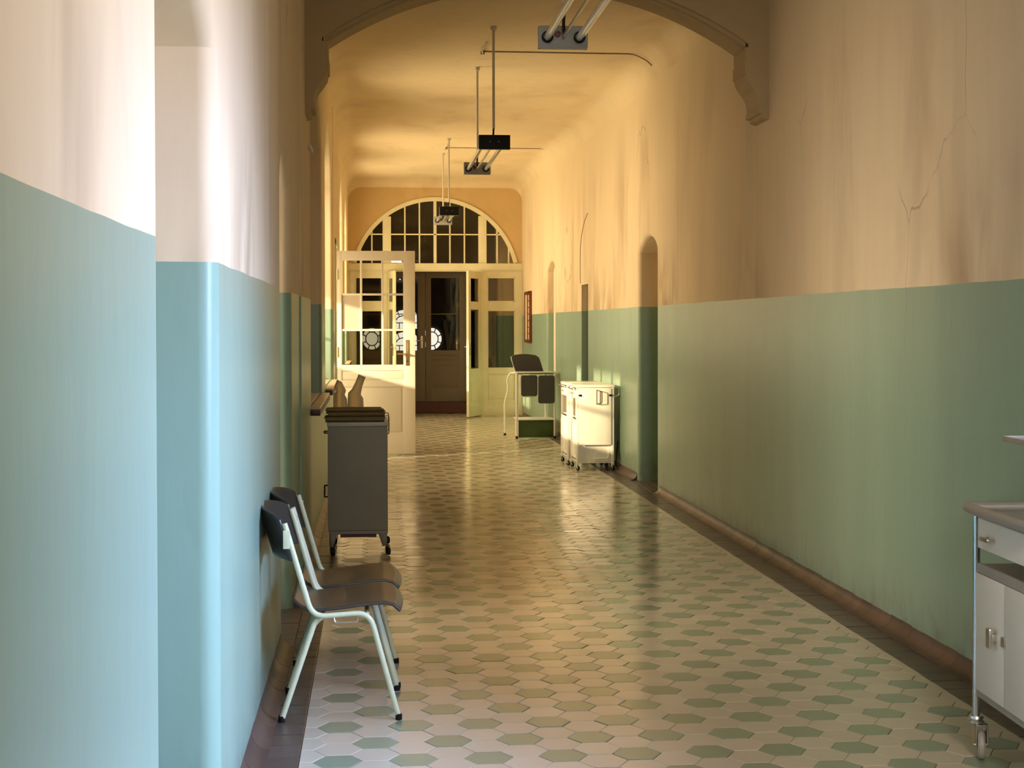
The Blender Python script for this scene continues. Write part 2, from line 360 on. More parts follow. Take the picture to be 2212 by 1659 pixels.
def rough_amt(x, y): return 0.0012+0.0045*(1 if y > 7.2 else 0.25)*max(0, 1-abs(x-1.45)/0.9)*min(1, max(0.25, (y-6)/4))+(0.004 if y > 9 and x < 0.4 else 0)
for y, x, poly, green in hexes:
    a = rough_amt(x, y)*1.5; dz = random.uniform(-0.0010, 0.0010); tx = random.gauss(0, a); ty = random.gauss(0, a)
    xs = [p[0] for p in poly]
    if y > 5.0 and cnt[green] < (150 if green else 300):
        cnt[green] += 1; key = (green, round(min(xs), 3), round(max(xs), 3), len(poly))
        if key not in cache:
            g = MB(); g.add(*tile_geo(poly)); cache[key] = g.mesh('floor_tile', M_GT if green else M_CT, False)
        o = bpy.data.objects.new('green_floor_tile' if green else 'cream_floor_tile', cache[key]); COL.objects.link(o)
        o.parent = fl; o.location = (x, y, dz); o.rotation_euler = (math.atan(ty), -math.atan(tx), 0)
    else: rest[green].add(*tile_geo(poly, x, y, dz, tx, ty))
for g in (True, False):
    o = rest[g].build('green_floor_tiles' if g else 'cream_floor_tiles', M_GT if g else M_CT, fl, False); o['kind'] = 'stuff'
# brown border tiles, one row along each wall
TL = 0.145
def rect(w, l): return [(-w/2, -l/2), (w/2, -l/2), (w/2, l/2), (-w/2, l/2)]
gaps_r = [(13.49, 14.47)]; gaps_l = [(7.157, 8.13)]
meshes = {}
def border(x0, x1, y, last=True):
    w = x1-x0-0.003
    if w not in meshes: g = MB(); g.add(*tile_geo(rect(w, TL-0.003))); meshes[w] = g.mesh('border_tile', M_BT, False)
    o = bpy.data.objects.new('border_tile', meshes[w]); COL.objects.link(o); o.parent = fl
    o.location = ((x0+x1)/2, y, random.uniform(-0.0012, 0.0008)); o.rotation_euler = (random.gauss(0, 0.006), random.gauss(0, 0.006), 0)
bt = MB(); nb = 0
for i in range(int((24.9-3.5)/TL)):
    y = 3.5+TL*i
    for x0, x1 in ((-0.378, BL), (BR, 2.482 if y < 18.6 else 2.41)):
        if y > 5.0 and nb < 300: border(x0, x1, y); nb += 1
        else: bt.add(*tile_geo(rect(x1-x0-0.003, TL-0.003), (x0+x1)/2, y))
def fillt(x0, x1, y0, y1):
    nx = max(1, round((x1-x0)/0.145)); ny = max(1, round((y1-y0)/0.145))
    for i in range(nx):
        for j in range(ny):
            bt.add(*tile_geo(rect((x1-x0)/nx-0.003, (y1-y0)/ny-0.003), x0+(i+.5)*(x1-x0)/nx, y0+(j+.5)*(y1-y0)/ny, random.uniform(-.001, .001), random.gauss(0, .006), random.gauss(0, .006)))
fillt(-1.30, -0.38, 7.16, 8.13); fillt(2.485, 3.15, 13.49, 14.47); fillt(-0.95, -0.38, 16.78, 17.72); fillt(2.41, 2.56, 20.55, 21.55)
fillt(-1.1, -0.38, 3.155, 4.30)
o = bt.build('border_tiles', M_BT, fl, False); o['kind'] = 'stuff'

# ------------------------------------------------------------------ walls
ZC, RC = 3.93, 0.22   # ceiling height and cove radius
def outline(y0, y1, zb, zs, za, n=16):
    # opening outline from near foot over the arch to far foot; arch = circle segment rising from zs to za
    P = []; w = (y1-y0)/2; h = za-zs
    if zb is not None: P.append((y0, zb))
    if h > 0.01:
        Rr = (w*w+h*h)/(2*h); cz = za-Rr; a0 = math.asin(min(1, w/Rr)); cy = (y0+y1)/2
        if h > w: a0 = PI-a0
        P += [(cy+Rr*math.sin(-a0+2*a0*k/n), cz+Rr*math.cos(-a0+2*a0*k/n)) for k in range(n+1)]
    else: P += [(y0, zs), (y1, zs)]
    P.append((y1, zb)); return P
def wall(name, segs, side, openings):
    """side +1: right wall (corridor lies at smaller x). segs: (ya, yb, X). openings: (y0,y1,zb,zs,za,depth,rad)"""
    g = MB(); ztop = ZC-RC
    for ya, yb, X in segs:
        if isinstance(X, tuple):
            g.add([(X[0], ya, -0.05), (X[1], yb, -0.05), (X[1], yb, ztop), (X[0], ya, ztop)], [(0, 1, 2, 3)]); continue
        ops = [o for o in openings if ya-1e-6 <= o[0] and o[1] <= yb+1e-6]; y = ya
        for (y0, y1, zb, zs, za, dp, rad) in sorted(ops):
            g.add([(X, y, -0.05), (X, y0-rad, -0.05), (X, y0-rad, ztop), (X, y, ztop)], [(0, 1, 2, 3)])
            out = outline(y0, y1, zb, zs, za)
            n = len(out); nrm = []
            for i in range(n):
                a = out[max(0, i-1)]; b = out[min(n-1, i+1)]; t = Vector((b[0]-a[0], b[1]-a[1])).normalized(); nrm.append((-t.y, t.x))
            nrm[0] = (-1, 0); nrm[-1] = (1, 0)
            prof = [(rad*(1-math.sin(k/5*PI/2)), rad*(1-math.cos(k/5*PI/2))) for k in range(6)]+[(0, dp)] if rad > 0 else [(0, 0), (0, dp)]
            # prof: (offset outward along normal, depth into the wall)
            base = len(g.v); m_ = len(prof)
            for (py, pz), (ny_, nz_) in zip(out, nrm):
                for off, d in prof: g.v.append((X+side*d, py+ny_*off, pz+nz_*off))
            for i in range(n-1):
                for k in range(m_-1): g.f.append((base+i*m_+k, base+(i+1)*m_+k, base+(i+1)*m_+k+1, base+i*m_+k+1))
            # wall face above the opening
            top = [(g.v[base+i*m_][1], g.v[base+i*m_][2]) for i in range(n)]
            for i in range(1, n-2):
                (ya_, za_), (yb_, zb_) = top[i], top[i+1]
                g.add([(X, ya_, za_), (X, yb_, zb_), (X, yb_, ztop), (X, ya_, ztop)], [(0, 1, 2, 3)])
            for i, ys in ((1, y0-rad), (n-2, y1+rad)):
                if abs(top[i][0]-ys) > 1e-5: g.add([(X, ys, top[i][1]), (X, top[i][0], top[i][1]), (X, top[i][0], ztop), (X, ys, ztop)], [(0, 1, 2, 3)])
            if zb > 0: g.add([(X, y0-rad, -0.05), (X, y1+rad, -0.05), (X, y1+rad, zb), (X, y0-rad, zb), (X+side*dp, y1, zb), (X+side*dp, y0, zb)], [(0, 1, 2, 3), (3, 2, 4, 5)])
            y = y1+rad
        g.add([(X, y, -0.05), (X, yb, -0.05), (X, yb, ztop), (X, y, ztop)], [(0, 1, 2, 3)])
    for (a, b) in zip(segs, segs[1:]):
        if not isinstance(a[2], tuple) and not isinstance(b[2], tuple) and abs(a[2]-b[2]) > 1e-4: g.add([(a[2], a[1], -0.05), (b[2], a[1], -0.05), (b[2], a[1], ZC), (a[2], a[1], ZC)], [(0, 1, 2, 3)])
    me = g.mesh(name, M_WALL); o = bpy.data.objects.new(name, me); COL.objects.link(o); return struct(o)
XLF, XRF = -0.420, 2.465
wl = wall('wall_left', [(Y0, 9.0, XL), (9.0, 15.9, -0.425), (15.9, Y1+6, XLF)], -1, [
    (3.155, 4.30, 0, 2.28, 2.44, 0.62, 0.055), (7.157, 8.10, 0, 2.17, 2.39, 0.80, 0.045),
    (10.35, 12.55, 0.95, 2.95, 3.40, 0.30, 0.03), (13.42, 15.75, 0.95, 2.95, 3.40, 0.26, 0.03),
    (16.78, 17.72, 0, 2.40, 2.40, 0.12, 0.01), (19.0, 21.2, 0.95, 2.95, 3.40, 0.26, 0.03), (22.1, 24.3, 0.95, 2.95, 3.40, 0.26, 0.03)])
wr = wall('wall_right', [(Y0, 18.6, XR), (18.6, 20.3, (XR, XRF)), (20.3, Y1+6, XRF)], 1, [
    (1.9, 5.05, 1.2, 2.85, 2.85, 0.12, 0.02), (13.49, 14.46, 0, 2.20, 2.33, 0.55, 0.045), (17.90, 18.46, 0, 2.0, 2.0, 0.075, 0.0), (20.55, 21.55, 0, 2.27, 2.40, 0.10, 0.03)])
def slab(name, m, *b, parent=None): return MB().box(*b).build(name, m, parent)
# backs of the recesses and outer wall thickness (daylight enters only at the windows)
slab('recess_back', M_WALL, -1.10, -1.05, 3.0, 4.45, -0.05, 2.9, parent=wl)
slab('recess_back', M_WALL, 3.07, 3.10, 13.3, 14.7, -0.05, 2.9, parent=wr)
slab('recess_back', M_LEAF, 2.56, 2.60, 20.4, 21.7, -0.05, 2.9, parent=wr)
slab('recess_side', M_WALL, -1.30, -1.20, 6.6, 7.157, -0.05, 2.6, parent=wl)
slab('recess_side', M_WALL, -1.30, -1.20, 8.10, 8.6, -0.05, 2.6, parent=wl)
# ceiling with rounded coves, dropping in a soft curve to the end wall
def cove_pts():
    P = []
    for k in range(9):
        a = PI/2*k/8; P.append((XL+RC*(1-math.cos(a)), ZC-RC+RC*math.sin(a)))
    for k in range(8, -1, -1):
        a = PI/2*k/8; P.append((XR-RC*(1-math.cos(a)), ZC-RC+RC*math.sin(a)))
    return P
CP = cove_pts(); rows = []
rows += [(Y0, 0, 0), (18.6, 0, 0), (20.3, 0, 1), (24.9, 0, 1)]
for k in range(1, 8):
    a = PI/2*k/7; rows.append((24.9+0.3*math.sin(a), 0.3*(1-math.cos(a))*0.45, 1))
g = MB()
for (y, dz, fr) in rows:
    for x, z in CP:
        if fr: x = XLF+(x-XL)*(XRF-XLF)/(XR-XL)
        g.v.append((x, y, z-dz))
w_ = len(CP)
for i in range(len(rows)-1):
    for j in range(w_-1): g.f.append((i*w_+j, i*w_+j+1, (i+1)*w_+j+1, (i+1)*w_+j))
struct(g.build('ceiling', M_CEIL))
struct(slab('wall_back', M_WALL, -2.2, 3.6, Y0-0.1, Y0, -0.05, 4.0))
struct(slab('trim_roof', M_DARKW, -3.2, 3.9, Y0-0.1, 31.2, 4.0, 4.15))
# quarter-round skirting of glazed brown tiles
def cove_mesh(l):
    pr = [(0, 0.074)]+[(0.064*(1-math.cos(PI/2*k/6)), 0.074-0.068*math.sin(PI/2*k/6)) for k in range(1, 7)]+[(0.064, -0.004), (0, -0.004)]
    g = MB().prism(pr, -l/2, l/2, 'y'); return g
M_SK = tile_mat('skirting_glaze', (0.085, 0.048, 0.036), 0.46, 0.35)
cm = cove_mesh(TL-0.0015).mesh('skirting_tile', M_SK)
for nm, X, sg, gaps in (('baseboard_left', XL, 1, [(7.10, 8.16), (3.1, 4.35), (16.75, 17.75)]), ('baseboard_right', XR, -1, [(13.42, 14.53), (20.5, 21.6)])):
    g = MB(); bb = None; first = True; ys = []
    for i in range(int((25.1-3.5)/TL)):
        y = 3.5+TL*(i+.5); 
        if any(a-0.03 < y < b+0.03 for a, b in gaps): continue
        ys.append(y)
    # mortar bed behind the tiles
    runs = []; s0 = ys[0]
    for a, b in zip(ys, ys[1:]+[99]):
        if b-a > TL*1.5: runs.append((s0, a)); s0 = b
    def xw(y):
        if sg > 0: return X if y < 15.9 else XLF
        return XR+(XRF-XR)*min(1, max(0, (y-18.6)/1.7))
    for a, b in runs:
        parts = [(p, min(p+TL*4, b)) for p in [a+TL*4*q for q in range(int((b-a)/(TL*4))+1)]]
        for p0, p1 in parts: g.box(xw(p0)-sg*0.02, xw(p0)+sg*0.0015, p0-TL/2, p1+TL/2, -0.005, 0.04)
    bb = struct(g.build(nm, M_GROUT))
    for y in ys:
        o = bpy.data.objects.new('skirting_tile', cm); COL.objects.link(o); o.parent = bb
        o.location = (xw(y)-sg*random.uniform(0.0, 0.0008), y, random.uniform(-0.001, 0.001)); o.scale = (sg, 1, 1)

# transverse arch on corbels
YA0, YA1, AC, AR, AZ = 9.60, 9.93, 1.045, 2.37, 1.33
arc = [(AC+AR*math.sin(a), AZ+AR*math.cos(a)) for a in [(-0.602+1.204*k/28) for k in range(29)]]
def arch_ring(dr, ya, yb, g):
    n = len(arc); r = (AR+dr)/AR
    pts = [(AC+(x-AC)*r, AZ+(z-AZ)*r) for x, z in arc]
    for i in range(n-1):
        (xa, za), (xb, zb) = pts[i], pts[i+1]
        g.add([(xa, ya, za), (xb, ya, zb), (xb, ya, 4.0), (xa, ya, 4.0), (xa, yb, za), (xb, yb, zb), (xb, yb, 4.0), (xa, yb, 4.0)], [(0, 1, 2, 3), (4, 5, 6, 7), (0, 1, 5, 4), (0, 3, 7, 4), (1, 2, 6, 5)])
g = MB(); arch_ring(0.035, YA0, YA0+0.03, g); arch_ring(0.012, YA0+0.03, YA0+0.07, g); arch_ring(0.0, YA0+0.07, YA1-0.02, g)
kk = (AR+0.035)/AR
for xs in ((XL-0.05, AC+(arc[0][0]-AC)*kk), (AC+(arc[-1][0]-AC)*kk, XR+0.05)): g.box(xs[0], xs[1], YA0, YA1-0.01, 3.289, 4.0)
m, nt, p = new_mat('shaded_arch_plaster'); plaster_nodes(nt, p, (0.47, 0.35, 0.20), (0.42, 0.30, 0.15), None, False); M_ARCH = m  # plaster colour darkened to carry the shade on the arch front
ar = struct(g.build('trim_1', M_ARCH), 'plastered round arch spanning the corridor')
def corbel(sg, Xw):
    # scrolled corbel profile: (distance out from wall, z)
    P = [(0, 3.2885), (0.152, 3.2885), (0.150, 3.20), (0.158, 3.195), (0.158, 3.12), (0.148, 3.115), (0.142, 3.08), (0.120, 3.045), (0.092, 3.01),
         (0.072, 2.97), (0.064, 2.93), (0.064, 2.90), (0.072, 2.895), (0.070, 2.865), (0.045, 2.862), (0.040, 2.84), (0.022, 2.832), (0.0, 2.828)]
    return MB().prism([(Xw-sg*d if sg > 0 else Xw+d, z) for d, z in P], YA0, YA1, 'y')
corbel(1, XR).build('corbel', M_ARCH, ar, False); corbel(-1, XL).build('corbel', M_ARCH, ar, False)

# end wall with the arched opening
EY = 25.2; ECX, ECZ, ER = 1.02, 2.235, 1.403
earc = [(ECX+ER*math.sin(a), ECZ+ER*math.cos(a)) for a in [(-1.34+2.68*k/36) for k in range(37)]]
g = MB()
for i in range(36):
    (xa, za), (xb, zb) = earc[i], earc[i+1]
    g.add([(xa, EY, za), (xb, EY, zb), (xb, EY, 4), (xa, EY, 4), (xa, EY+.18, za), (xb, EY+.18, zb)], [(0, 1, 2, 3), (0, 1, 5, 4)])
for xa, xb in ((XLF-0.1, earc[0][0]), (earc[-1][0], XRF+0.1)): g.box(xa, xb, EY, EY+.18, 2.5, 4)
m, nt, p = new_mat('ochre_plaster'); plaster_nodes(nt, p, (0.62, 0.44, 0.21), (0.45, 0.30, 0.12), None, False)
struct(g.build('wall_end', m))

# ------------------------------------------------------------------ glazed end partition
pt = struct(thing('partition', 'cream glazed timber partition with arched fanlight', 'partition', (1.02, EY, 0)))
del pt['category']; pt.name = 'window_1'
def px2x(px): return 1.02+(px-941)*0.00771
g = MB()
for i in range(36):
    a0 = -1.34+2.68*i/36; a1 = -1.34+2.68*(i+1)/36
    q = [(ECX+r*math.sin(a), ECZ+r*math.cos(a)) for a, r in ((a0, ER), (a1, ER), (a1, ER-0.065), (a0, ER-0.065))]
    g.prism(q, EY-0.02, EY+0.06, 'y')
g.build('arched_frame', M_YEL, pt)
for a, b in ((828, 846), (1034, 1051.5)):
    xa, xb = px2x(a), px2x(b); MB().box(xa, xb, EY-0.015, EY+0.055, 2.50, ECZ+math.sqrt(ER**2-(xb-ECX if a > 900 else xa-ECX)**2)-0.02, 0.006).build('post', M_YEL, pt)
for px, w in ((780.8, .020), (805, .024), (875.7, .024), (907, .024), (940.5, .050), (972.5, .024), (1003.8, .024), (1074.5, .024), (1099.5, .022)):
    x = px2x(px); MB().box(x-w/2, x+w/2, EY, EY+0.04, 2.50, ECZ+math.sqrt(ER**2-(x-ECX)**2)-0.03, 0.004).build('glazing_bar', M_YEL, pt)
for a, b in ((762, 828), (846, 1034), (1051, 1120)):
    xa, xb = max(px2x(a), -0.12), min(px2x(b), 2.16); MB().box(xa, xb, EY, EY+0.04, 3.010, 3.032, 0.004).build('glazing_bar', M_YEL, pt)
n_ = [(ECX+(ER-0.03)*math.sin(-1.34+2.68*k/36), ECZ+(ER-0.03)*math.cos(-1.34+2.68*k/36)) for k in range(37)]
MB().add([(x, EY+0.02, z) for x, z in n_], [tuple(range(37))]).build('pane', M_DGLASS, pt, False)
MB().box(XLF-0.02, XRF+0.0, EY-0.06, EY+0.08, 2.425, 2.54, 0.008).build('transom_beam', M_YEL, pt)
MB().box(XLF, XRF, EY-0.035, EY+0.06, 2.405, 2.428, 0.004).build('transom_moulding', M_YEL, pt)
def side_light(sg):
    f = lambda x: ECX+sg*(x-ECX)
    g = MB()
    for a, b in ((1.755, 1.885), (2.340, 2.465)): g.box(f(a), f(b), EY-0.02, EY+0.05, 0.0, 2.41, 0.004)
    for z0, z1 in ((2.30, 2.41), (1.755, 1.91), (0.70, 0.80), (0.0, 0.26)): g.box(f(1.88), f(2.345), EY-0.018, EY+0.048, z0, z1)
    g.build('panel_frame', M_YEL, pt)
    g = MB().box(f(1.87), f(2.35), EY+0.005, EY+0.035, 0.24, 0.72)
    g.box(f(1.905), f(2.32), EY-0.004, EY+0.03, 0.285, 0.675, 0.006).box(f(1.76), f(2.465), EY-0.028, EY+0.05, 0.0, 0.175, 0.004); g.build('lower_panel', M_YEL, pt)
    MB().box(f(1.775), f(1.80), EY-0.04, EY, 0, 2.41, 0.004).build('cover_strip', M_YEL, pt)
    for z0, z1 in ((1.905, 2.305), (0.795, 1.76)):
        MB().box(f(1.88), f(2.345), EY+0.012, EY+0.018, z0, z1).build('pane', M_DGLASS, pt)
        g = MB(); x0, x1 = sorted((f(1.885), f(2.34)))
        for q in ((x0, x0+.012, z0, z1), (x1-.012, x1, z0, z1), (x0, x1, z0, z0+.012), (x0, x1, z1-.012, z1)): g.box(q[0], q[1], EY-0.024, EY+0.01, q[2], q[3])
        g.build('glazing_bead', M_YEL, pt)
    g = MB().box(f(1.755), f(1.775), EY-0.03, EY+0.06, 0, 2.41)
    g.build('jamb', M_YEL, pt)
side_light(1); side_light(-1)
def swing_leaf(sg, label):
    hx = ECX+sg*0.74 if sg > 0 else 0.235; w = 0.60; ang = math.radians(114 if sg > 0 else 100)
    t = thing('partition_door', label, 'door', (hx, EY-0.03, 0))
    def P(mb, name, m):
        # leaf modelled along +x from the hinge, then turned into the corridor
        R_ = Matrix.Rotation(-ang if sg > 0 else ang, 4, 'Z') if False else None
        d = Vector((-sg*math.cos(PI-ang), -math.sin(PI-ang), 0)); nrm = Vector((-d.y, d.x, 0))
        mb.v = [tuple(Vector((hx, EY-0.03, 0))+d*v[0]+nrm*v[1]+Vector((0, 0, v[2]))) for v in mb.v]
        return mb.build(name, m, t)
    g = MB().box(0, .11, -.02, .02, .02, 2.40, .004).box(w-.11, w, -.02, .02, .02, 2.40, .004)
    for z0, z1 in ((2.28, 2.40), (1.77, 1.90), (0.62, 0.80), (.02, .22)): g.box(.10, w-.10, -.02, .02, z0, z1)
    P(g, 'frame', M_YEL)
    for z0, z1 in ((1.90, 2.28), (0.80, 1.77)): P(MB().box(.105, w-.105, -.003, .003, z0, z1), 'pane', M_DGLASS)
    P(MB().box(.10, w-.10, -.008, .008, .21, .63).box(.14, w-.14, -.015, .015, .26, .58, .005), 'lower_panel', M_YEL)
    P(MB().box(w-.07, w-.03, -.026, .026, 1.02, 1.22, .003).tube([(w-.05, -.03, 1.16), (w-.05, -.07, 1.16), (w-.15, -.07, 1.16)], .008, 8, .01), 'handle', M_BRASS)
    for z in (.35, 1.2, 2.1): P(MB().cyl((-.005, -.02, z-.06), (-.005, -.02, z+.06), .010, 8), 'hinge', M_YEL)
swing_leaf(1, 'narrow cream glazed door leaf standing open, right of the dark doorway')
swing_leaf(-1, 'narrow cream glazed door leaf standing open, seen through the white door\'s glass')

# ------------------------------------------------------------------ vestibule, dark doors, hall behind
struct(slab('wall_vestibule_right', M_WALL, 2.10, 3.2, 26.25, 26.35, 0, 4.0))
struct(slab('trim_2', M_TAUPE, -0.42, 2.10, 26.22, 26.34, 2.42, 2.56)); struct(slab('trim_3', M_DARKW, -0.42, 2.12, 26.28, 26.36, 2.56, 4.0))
struct(slab('trim_4', M_STEP, -0.42, 2.465, 26.06, 26.40, 0.0, 0.195), 'dark red timber step under the taupe doors')
struct(slab('trim_6', M_TAUPE, 1.61, 2.11, 26.20, 26.34, 0.195, 2.42))
def dark_leaf(x0, x1, g0, g1, label, handle):
    t = thing('entrance_door', label, 'door', ((x0+x1)/2, 26.22, 0.195))
    g = MB().box(x0, g0, 26.20, 26.245, .20, 2.42, .004).box(g1, x1, 26.20, 26.245, .20, 2.42, .004)
    for z0, z1 in ((2.33, 2.42), (1.005, 1.08), (.83, .905), (.20, .42)): g.box(g0-.002, g1+.002, 26.202, 26.243, z0, z1)
    g.build('frame', M_TAUPE, t)
    MB().box(g0, g1, 26.215, 26.235, .41, .84).box(g0+.03, g1-.03, 26.208, 26.24, .45, .80, .006).build('lower_panel', M_TAUPE, t)
    MB().box(g0, g1, 26.215, 26.235, .90, 1.01).box(g0+.02, g1-.02, 26.208, 26.24, .92, .99, .005).build('middle_panel', M_TAUPE, t)
    MB().box(g0, g1, 26.222, 26.226, 1.08, 2.33).build('pane', M_GLASS, t)
    MB().box(g0, g1, 26.21, 26.235, 1.70, 1.715).build('glazing_bar', M_TAUPE, t)
    if handle: MB().box(handle-.02, handle+.02, 26.192, 26.2, 1.12, 1.33, .003).tube([(handle, 26.19, 1.25), (handle, 26.15, 1.25), (handle-.1, 26.15, 1.25)], .009, 8, .01).build('handle', M_STEEL, t)
dark_leaf(.165, .885, .30, .755, 'taupe door leaf with a steel lever handle, left half of the dark doorway', .82)
dark_leaf(-.415, .160, -.225, .095, 'taupe glazed door leaf farthest left, seen through the white door', None)
dark_leaf(.889, 1.605, .984, 1.472, 'taupe glazed door leaf with two recessed panels, right half of the dark doorway', None)
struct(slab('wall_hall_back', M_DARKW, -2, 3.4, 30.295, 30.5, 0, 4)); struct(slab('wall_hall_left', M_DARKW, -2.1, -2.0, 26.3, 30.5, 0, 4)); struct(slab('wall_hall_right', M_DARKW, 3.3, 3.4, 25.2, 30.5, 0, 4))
def lit_window(x, z, r, arched, label, h=None):
    t = thing('leaded_window', label, 'window', (x, 30.3, z), 'small backlit leaded windows in the hall')
    if arched:
        P = [(x-r, z-h), (x+r, z-h)]+[(x+r*math.cos(PI*k/16), z+0.5*r*math.sin(PI*k/16)) for k in range(17)]
    else: P = [(x+r*math.cos(2*PI*k/28), z+1.12*r*math.sin(2*PI*k/28)) for k in range(28)]
    MB().prism(P, 30.28, 30.30, 'y').build('pane', M_LIT, t, False)
    g = MB(); e = P+[P[0]]
    g.tube([(a, 30.27, b) for a, b in e], .012, 6)
    if arched:
        g.tube([(x+.8*r*math.cos(PI*k/10), 30.27, z-.10+.4*r*math.sin(PI*k/10)) for k in range(11)], .011, 5)
        for dx in (-.55, 0, .55): g.tube([(x+dx*r, 30.27, z-h), (x+dx*r, 30.27, z-h*.55)], .009, 5)
        g.tube([(x-r, 30.27, z-h*.55), (x+r, 30.27, z-h*.55)], .009, 5)
        for a in (.25, .5, .75): g.tube([(x+.75*r*math.cos(PI*a), 30.27, z-.1+.4*r*math.sin(PI*a)), (x+r*math.cos(PI*a), 30.27, z+.5*r*math.sin(PI*a))], .009, 5)
    else:
        g.tube([(x+.62*r*math.cos(2*PI*k/20), 30.27, z+.68*r*math.sin(2*PI*k/20)) for k in range(21)], .011, 5)
        for k in range(8): a = 2*PI*(k+.5)/8; g.tube([(x+.62*r*math.cos(a), 30.27, z+.68*r*math.sin(a)), (x+r*math.cos(a), 30.27, z+1.12*r*math.sin(a))], .011, 5)
    g.build('leading', M_LEAD, t)
lit_window(1.15, 1.245, .205, False, 'round backlit leaded window seen through the right taupe door')
lit_window(-.04, 1.25, .20, False, 'round backlit leaded window behind the middle column of the white door')
lit_window(.63, 1.72, .23, True, 'upper arched backlit leaded window behind the white door', .28)
lit_window(.63, 1.28, .23, True, 'lower arched backlit leaded window behind the white door', .30)
# hall clutter seen through the dark door glass
for i, (x, a, h) in enumerate(((1.22, .12, 1.95), (1.38, .05, 2.25), (1.48, -.12, 1.7))):
    t = MB().box(x-.03, x+.03, 27.2+.15*i, 27.24+.15*i, 0, h, .004).box(x+.15, x+.21, 27.2+.15*i, 27.24+.15*i, 0, h, .004).box(x-.03, x+.21, 27.2+.15*i, 27.24+.15*i, h-.08, h, .004)
    o = t.build('window_frame', M_TAUPEW); o.data.transform(Matrix.Translation((-x, -27.2, 0))); o.location = (x, 27.2, 0); o.rotation_euler = (0, a, 0)
    o['label'] = ['leaning timber frame in the dark hall, leftmost of three', 'tallest timber frame in the dark hall behind the door glass', 'short timber frame in the dark hall, rightmost of three'][i]
    o['category'] = 'frame'; o['group'] = 'timber frames stored in the hall'
t = thing('hall_lamp', 'long white tube lamp hanging in the dark hall behind the fanlight', 'lamp', (1.0, 27.6, 2.93))
MB().box(.35, 1.85, 27.57, 27.63, 2.96, 3.0, .004).build('housing', M_WHITEP, t); MB().cyl((.38, 27.6, 2.93), (1.82, 27.6, 2.93), .016, 10).build('tube', M_LT, t)
for x in (.6, 1.6): MB().cyl((x, 27.6, 3.0), (x, 27.6, 4.0), .006, 6).build('hanger', M_WHITEP, t)

# ------------------------------------------------------------------ left windows: frames, glass, tiled sills
def niche_window(y0, y1, dp, idx, X, clear, zs=2.95, za=3.40, zb=.95):
    x = X-dp; w = struct(thing('window_%d' % idx, 'tall white timber window in left wall', 'window', (x, (y0+y1)/2, zb))); del w['category']
    out = outline(y0, y1, zb, zs, za, 12)
    g = MB()
    for i in range(len(out)):
        a = out[i]; b = out[(i+1) % len(out)]; cx_, cz_ = (y0+y1)/2, (zb+za)/2
        sh = lambda p: (p[0]+(cx_-p[0])*.07, p[1]+(cz_-p[1])*.07)
        g.prism([a, b, sh(b), sh(a)], x-.05, x+.01, 'x')
    g.build('window_frame', M_LEAF, w)
    for k in (1, 2): yy = y0+(y1-y0)*k/3; MB().box(x-.045, x, yy-.04, yy+.04, zb, zs+.25, .005).build('mullion', M_LEAF, w)
    for z in (1.45, 2.0, 2.5): MB().box(x-.035, x-.01, y0, y1, z-.015, z+.015).build('glazing_bar', M_LEAF, w)
    MB().prism(out, x-.025, x-.020, 'x').build('pane', M_GLASS if clear else M_SUNBLOCK, w, False)
    return w
niche_window(10.35, 12.55, .44, 2, -.425, False); niche_window(13.42, 15.75, .34, 3, -.425, True)
niche_window(19.0, 21.2, .36, 4, XLF, False); niche_window(22.1, 24.3, .36, 5, XLF, True)
def sill(y0, y1, X, label):
    t = thing('window_sill', label, 'sill', (X, (y0+y1)/2, .95), 'tiled sills under the left windows')
    MB().box(X-.30, X+.005, y0+.03, y1-.03, .905, .949).build('sill_bed', M_GROUT, t)
    MB().box(X, X+.062, y0-.04, y1+.04, .895, .938, .003).build('sill_edge', M_STEP, t)
    n = max(1, round((y1-y0+.08)/.30))
    for i in range(n):
        a = y0-.04+(y1-y0+.08)*i/n; b = y0-.04+(y1-y0+.08)*(i+1)/n
        MB().box(X-.004, X+.060, a+.003, b-.003, .936, .953, .003).build('sill_tile', M_ST, t, False)
    n = max(1, round((y1-y0-.08)/.30))
    for i in range(n):
        a = y0+.04+(y1-y0-.08)*i/n; b = y0+.04+(y1-y0-.08)*(i+1)/n
        MB().box(X-.26, X-.02, a+.003, b-.003, .944, .957, .003).build('sill_tile', M_ST, t, False)
sill(10.35, 12.55, -.425, 'pink tiled window sill behind the grey cabinet, nearer of two in view')
sill(13.42, 15.75, -.425, 'pink tiled window sill beside the white open door, farther of two in view')
sill(19.0, 21.2, XLF, 'tiled window sill hidden past the white open door'); sill(22.1, 24.3, XLF, 'tiled window sill nearest the glazed partition')
# side room behind the second recess and the cold window in the right wall
w = struct(thing('window_6', 'side window', 'window', (2.66, 3.47, 1.2))); del w['category']
g = MB()
for a, b in ((1.88, 1.96), (2.9, 2.98), (3.95, 4.03), (4.99, 5.07)): g.box(2.70, 2.74, a, b, 1.18, 2.87)
for a, b in ((1.18, 1.26), (2.2, 2.26), (2.79, 2.87)): g.box(2.70, 2.74, 1.88, 5.07, a, b)
g.build('window_frame', M_LEAF, w); MB().box(2.715, 2.72, 1.9, 5.05, 1.2, 2.85).build('pane', M_GLASS, w)
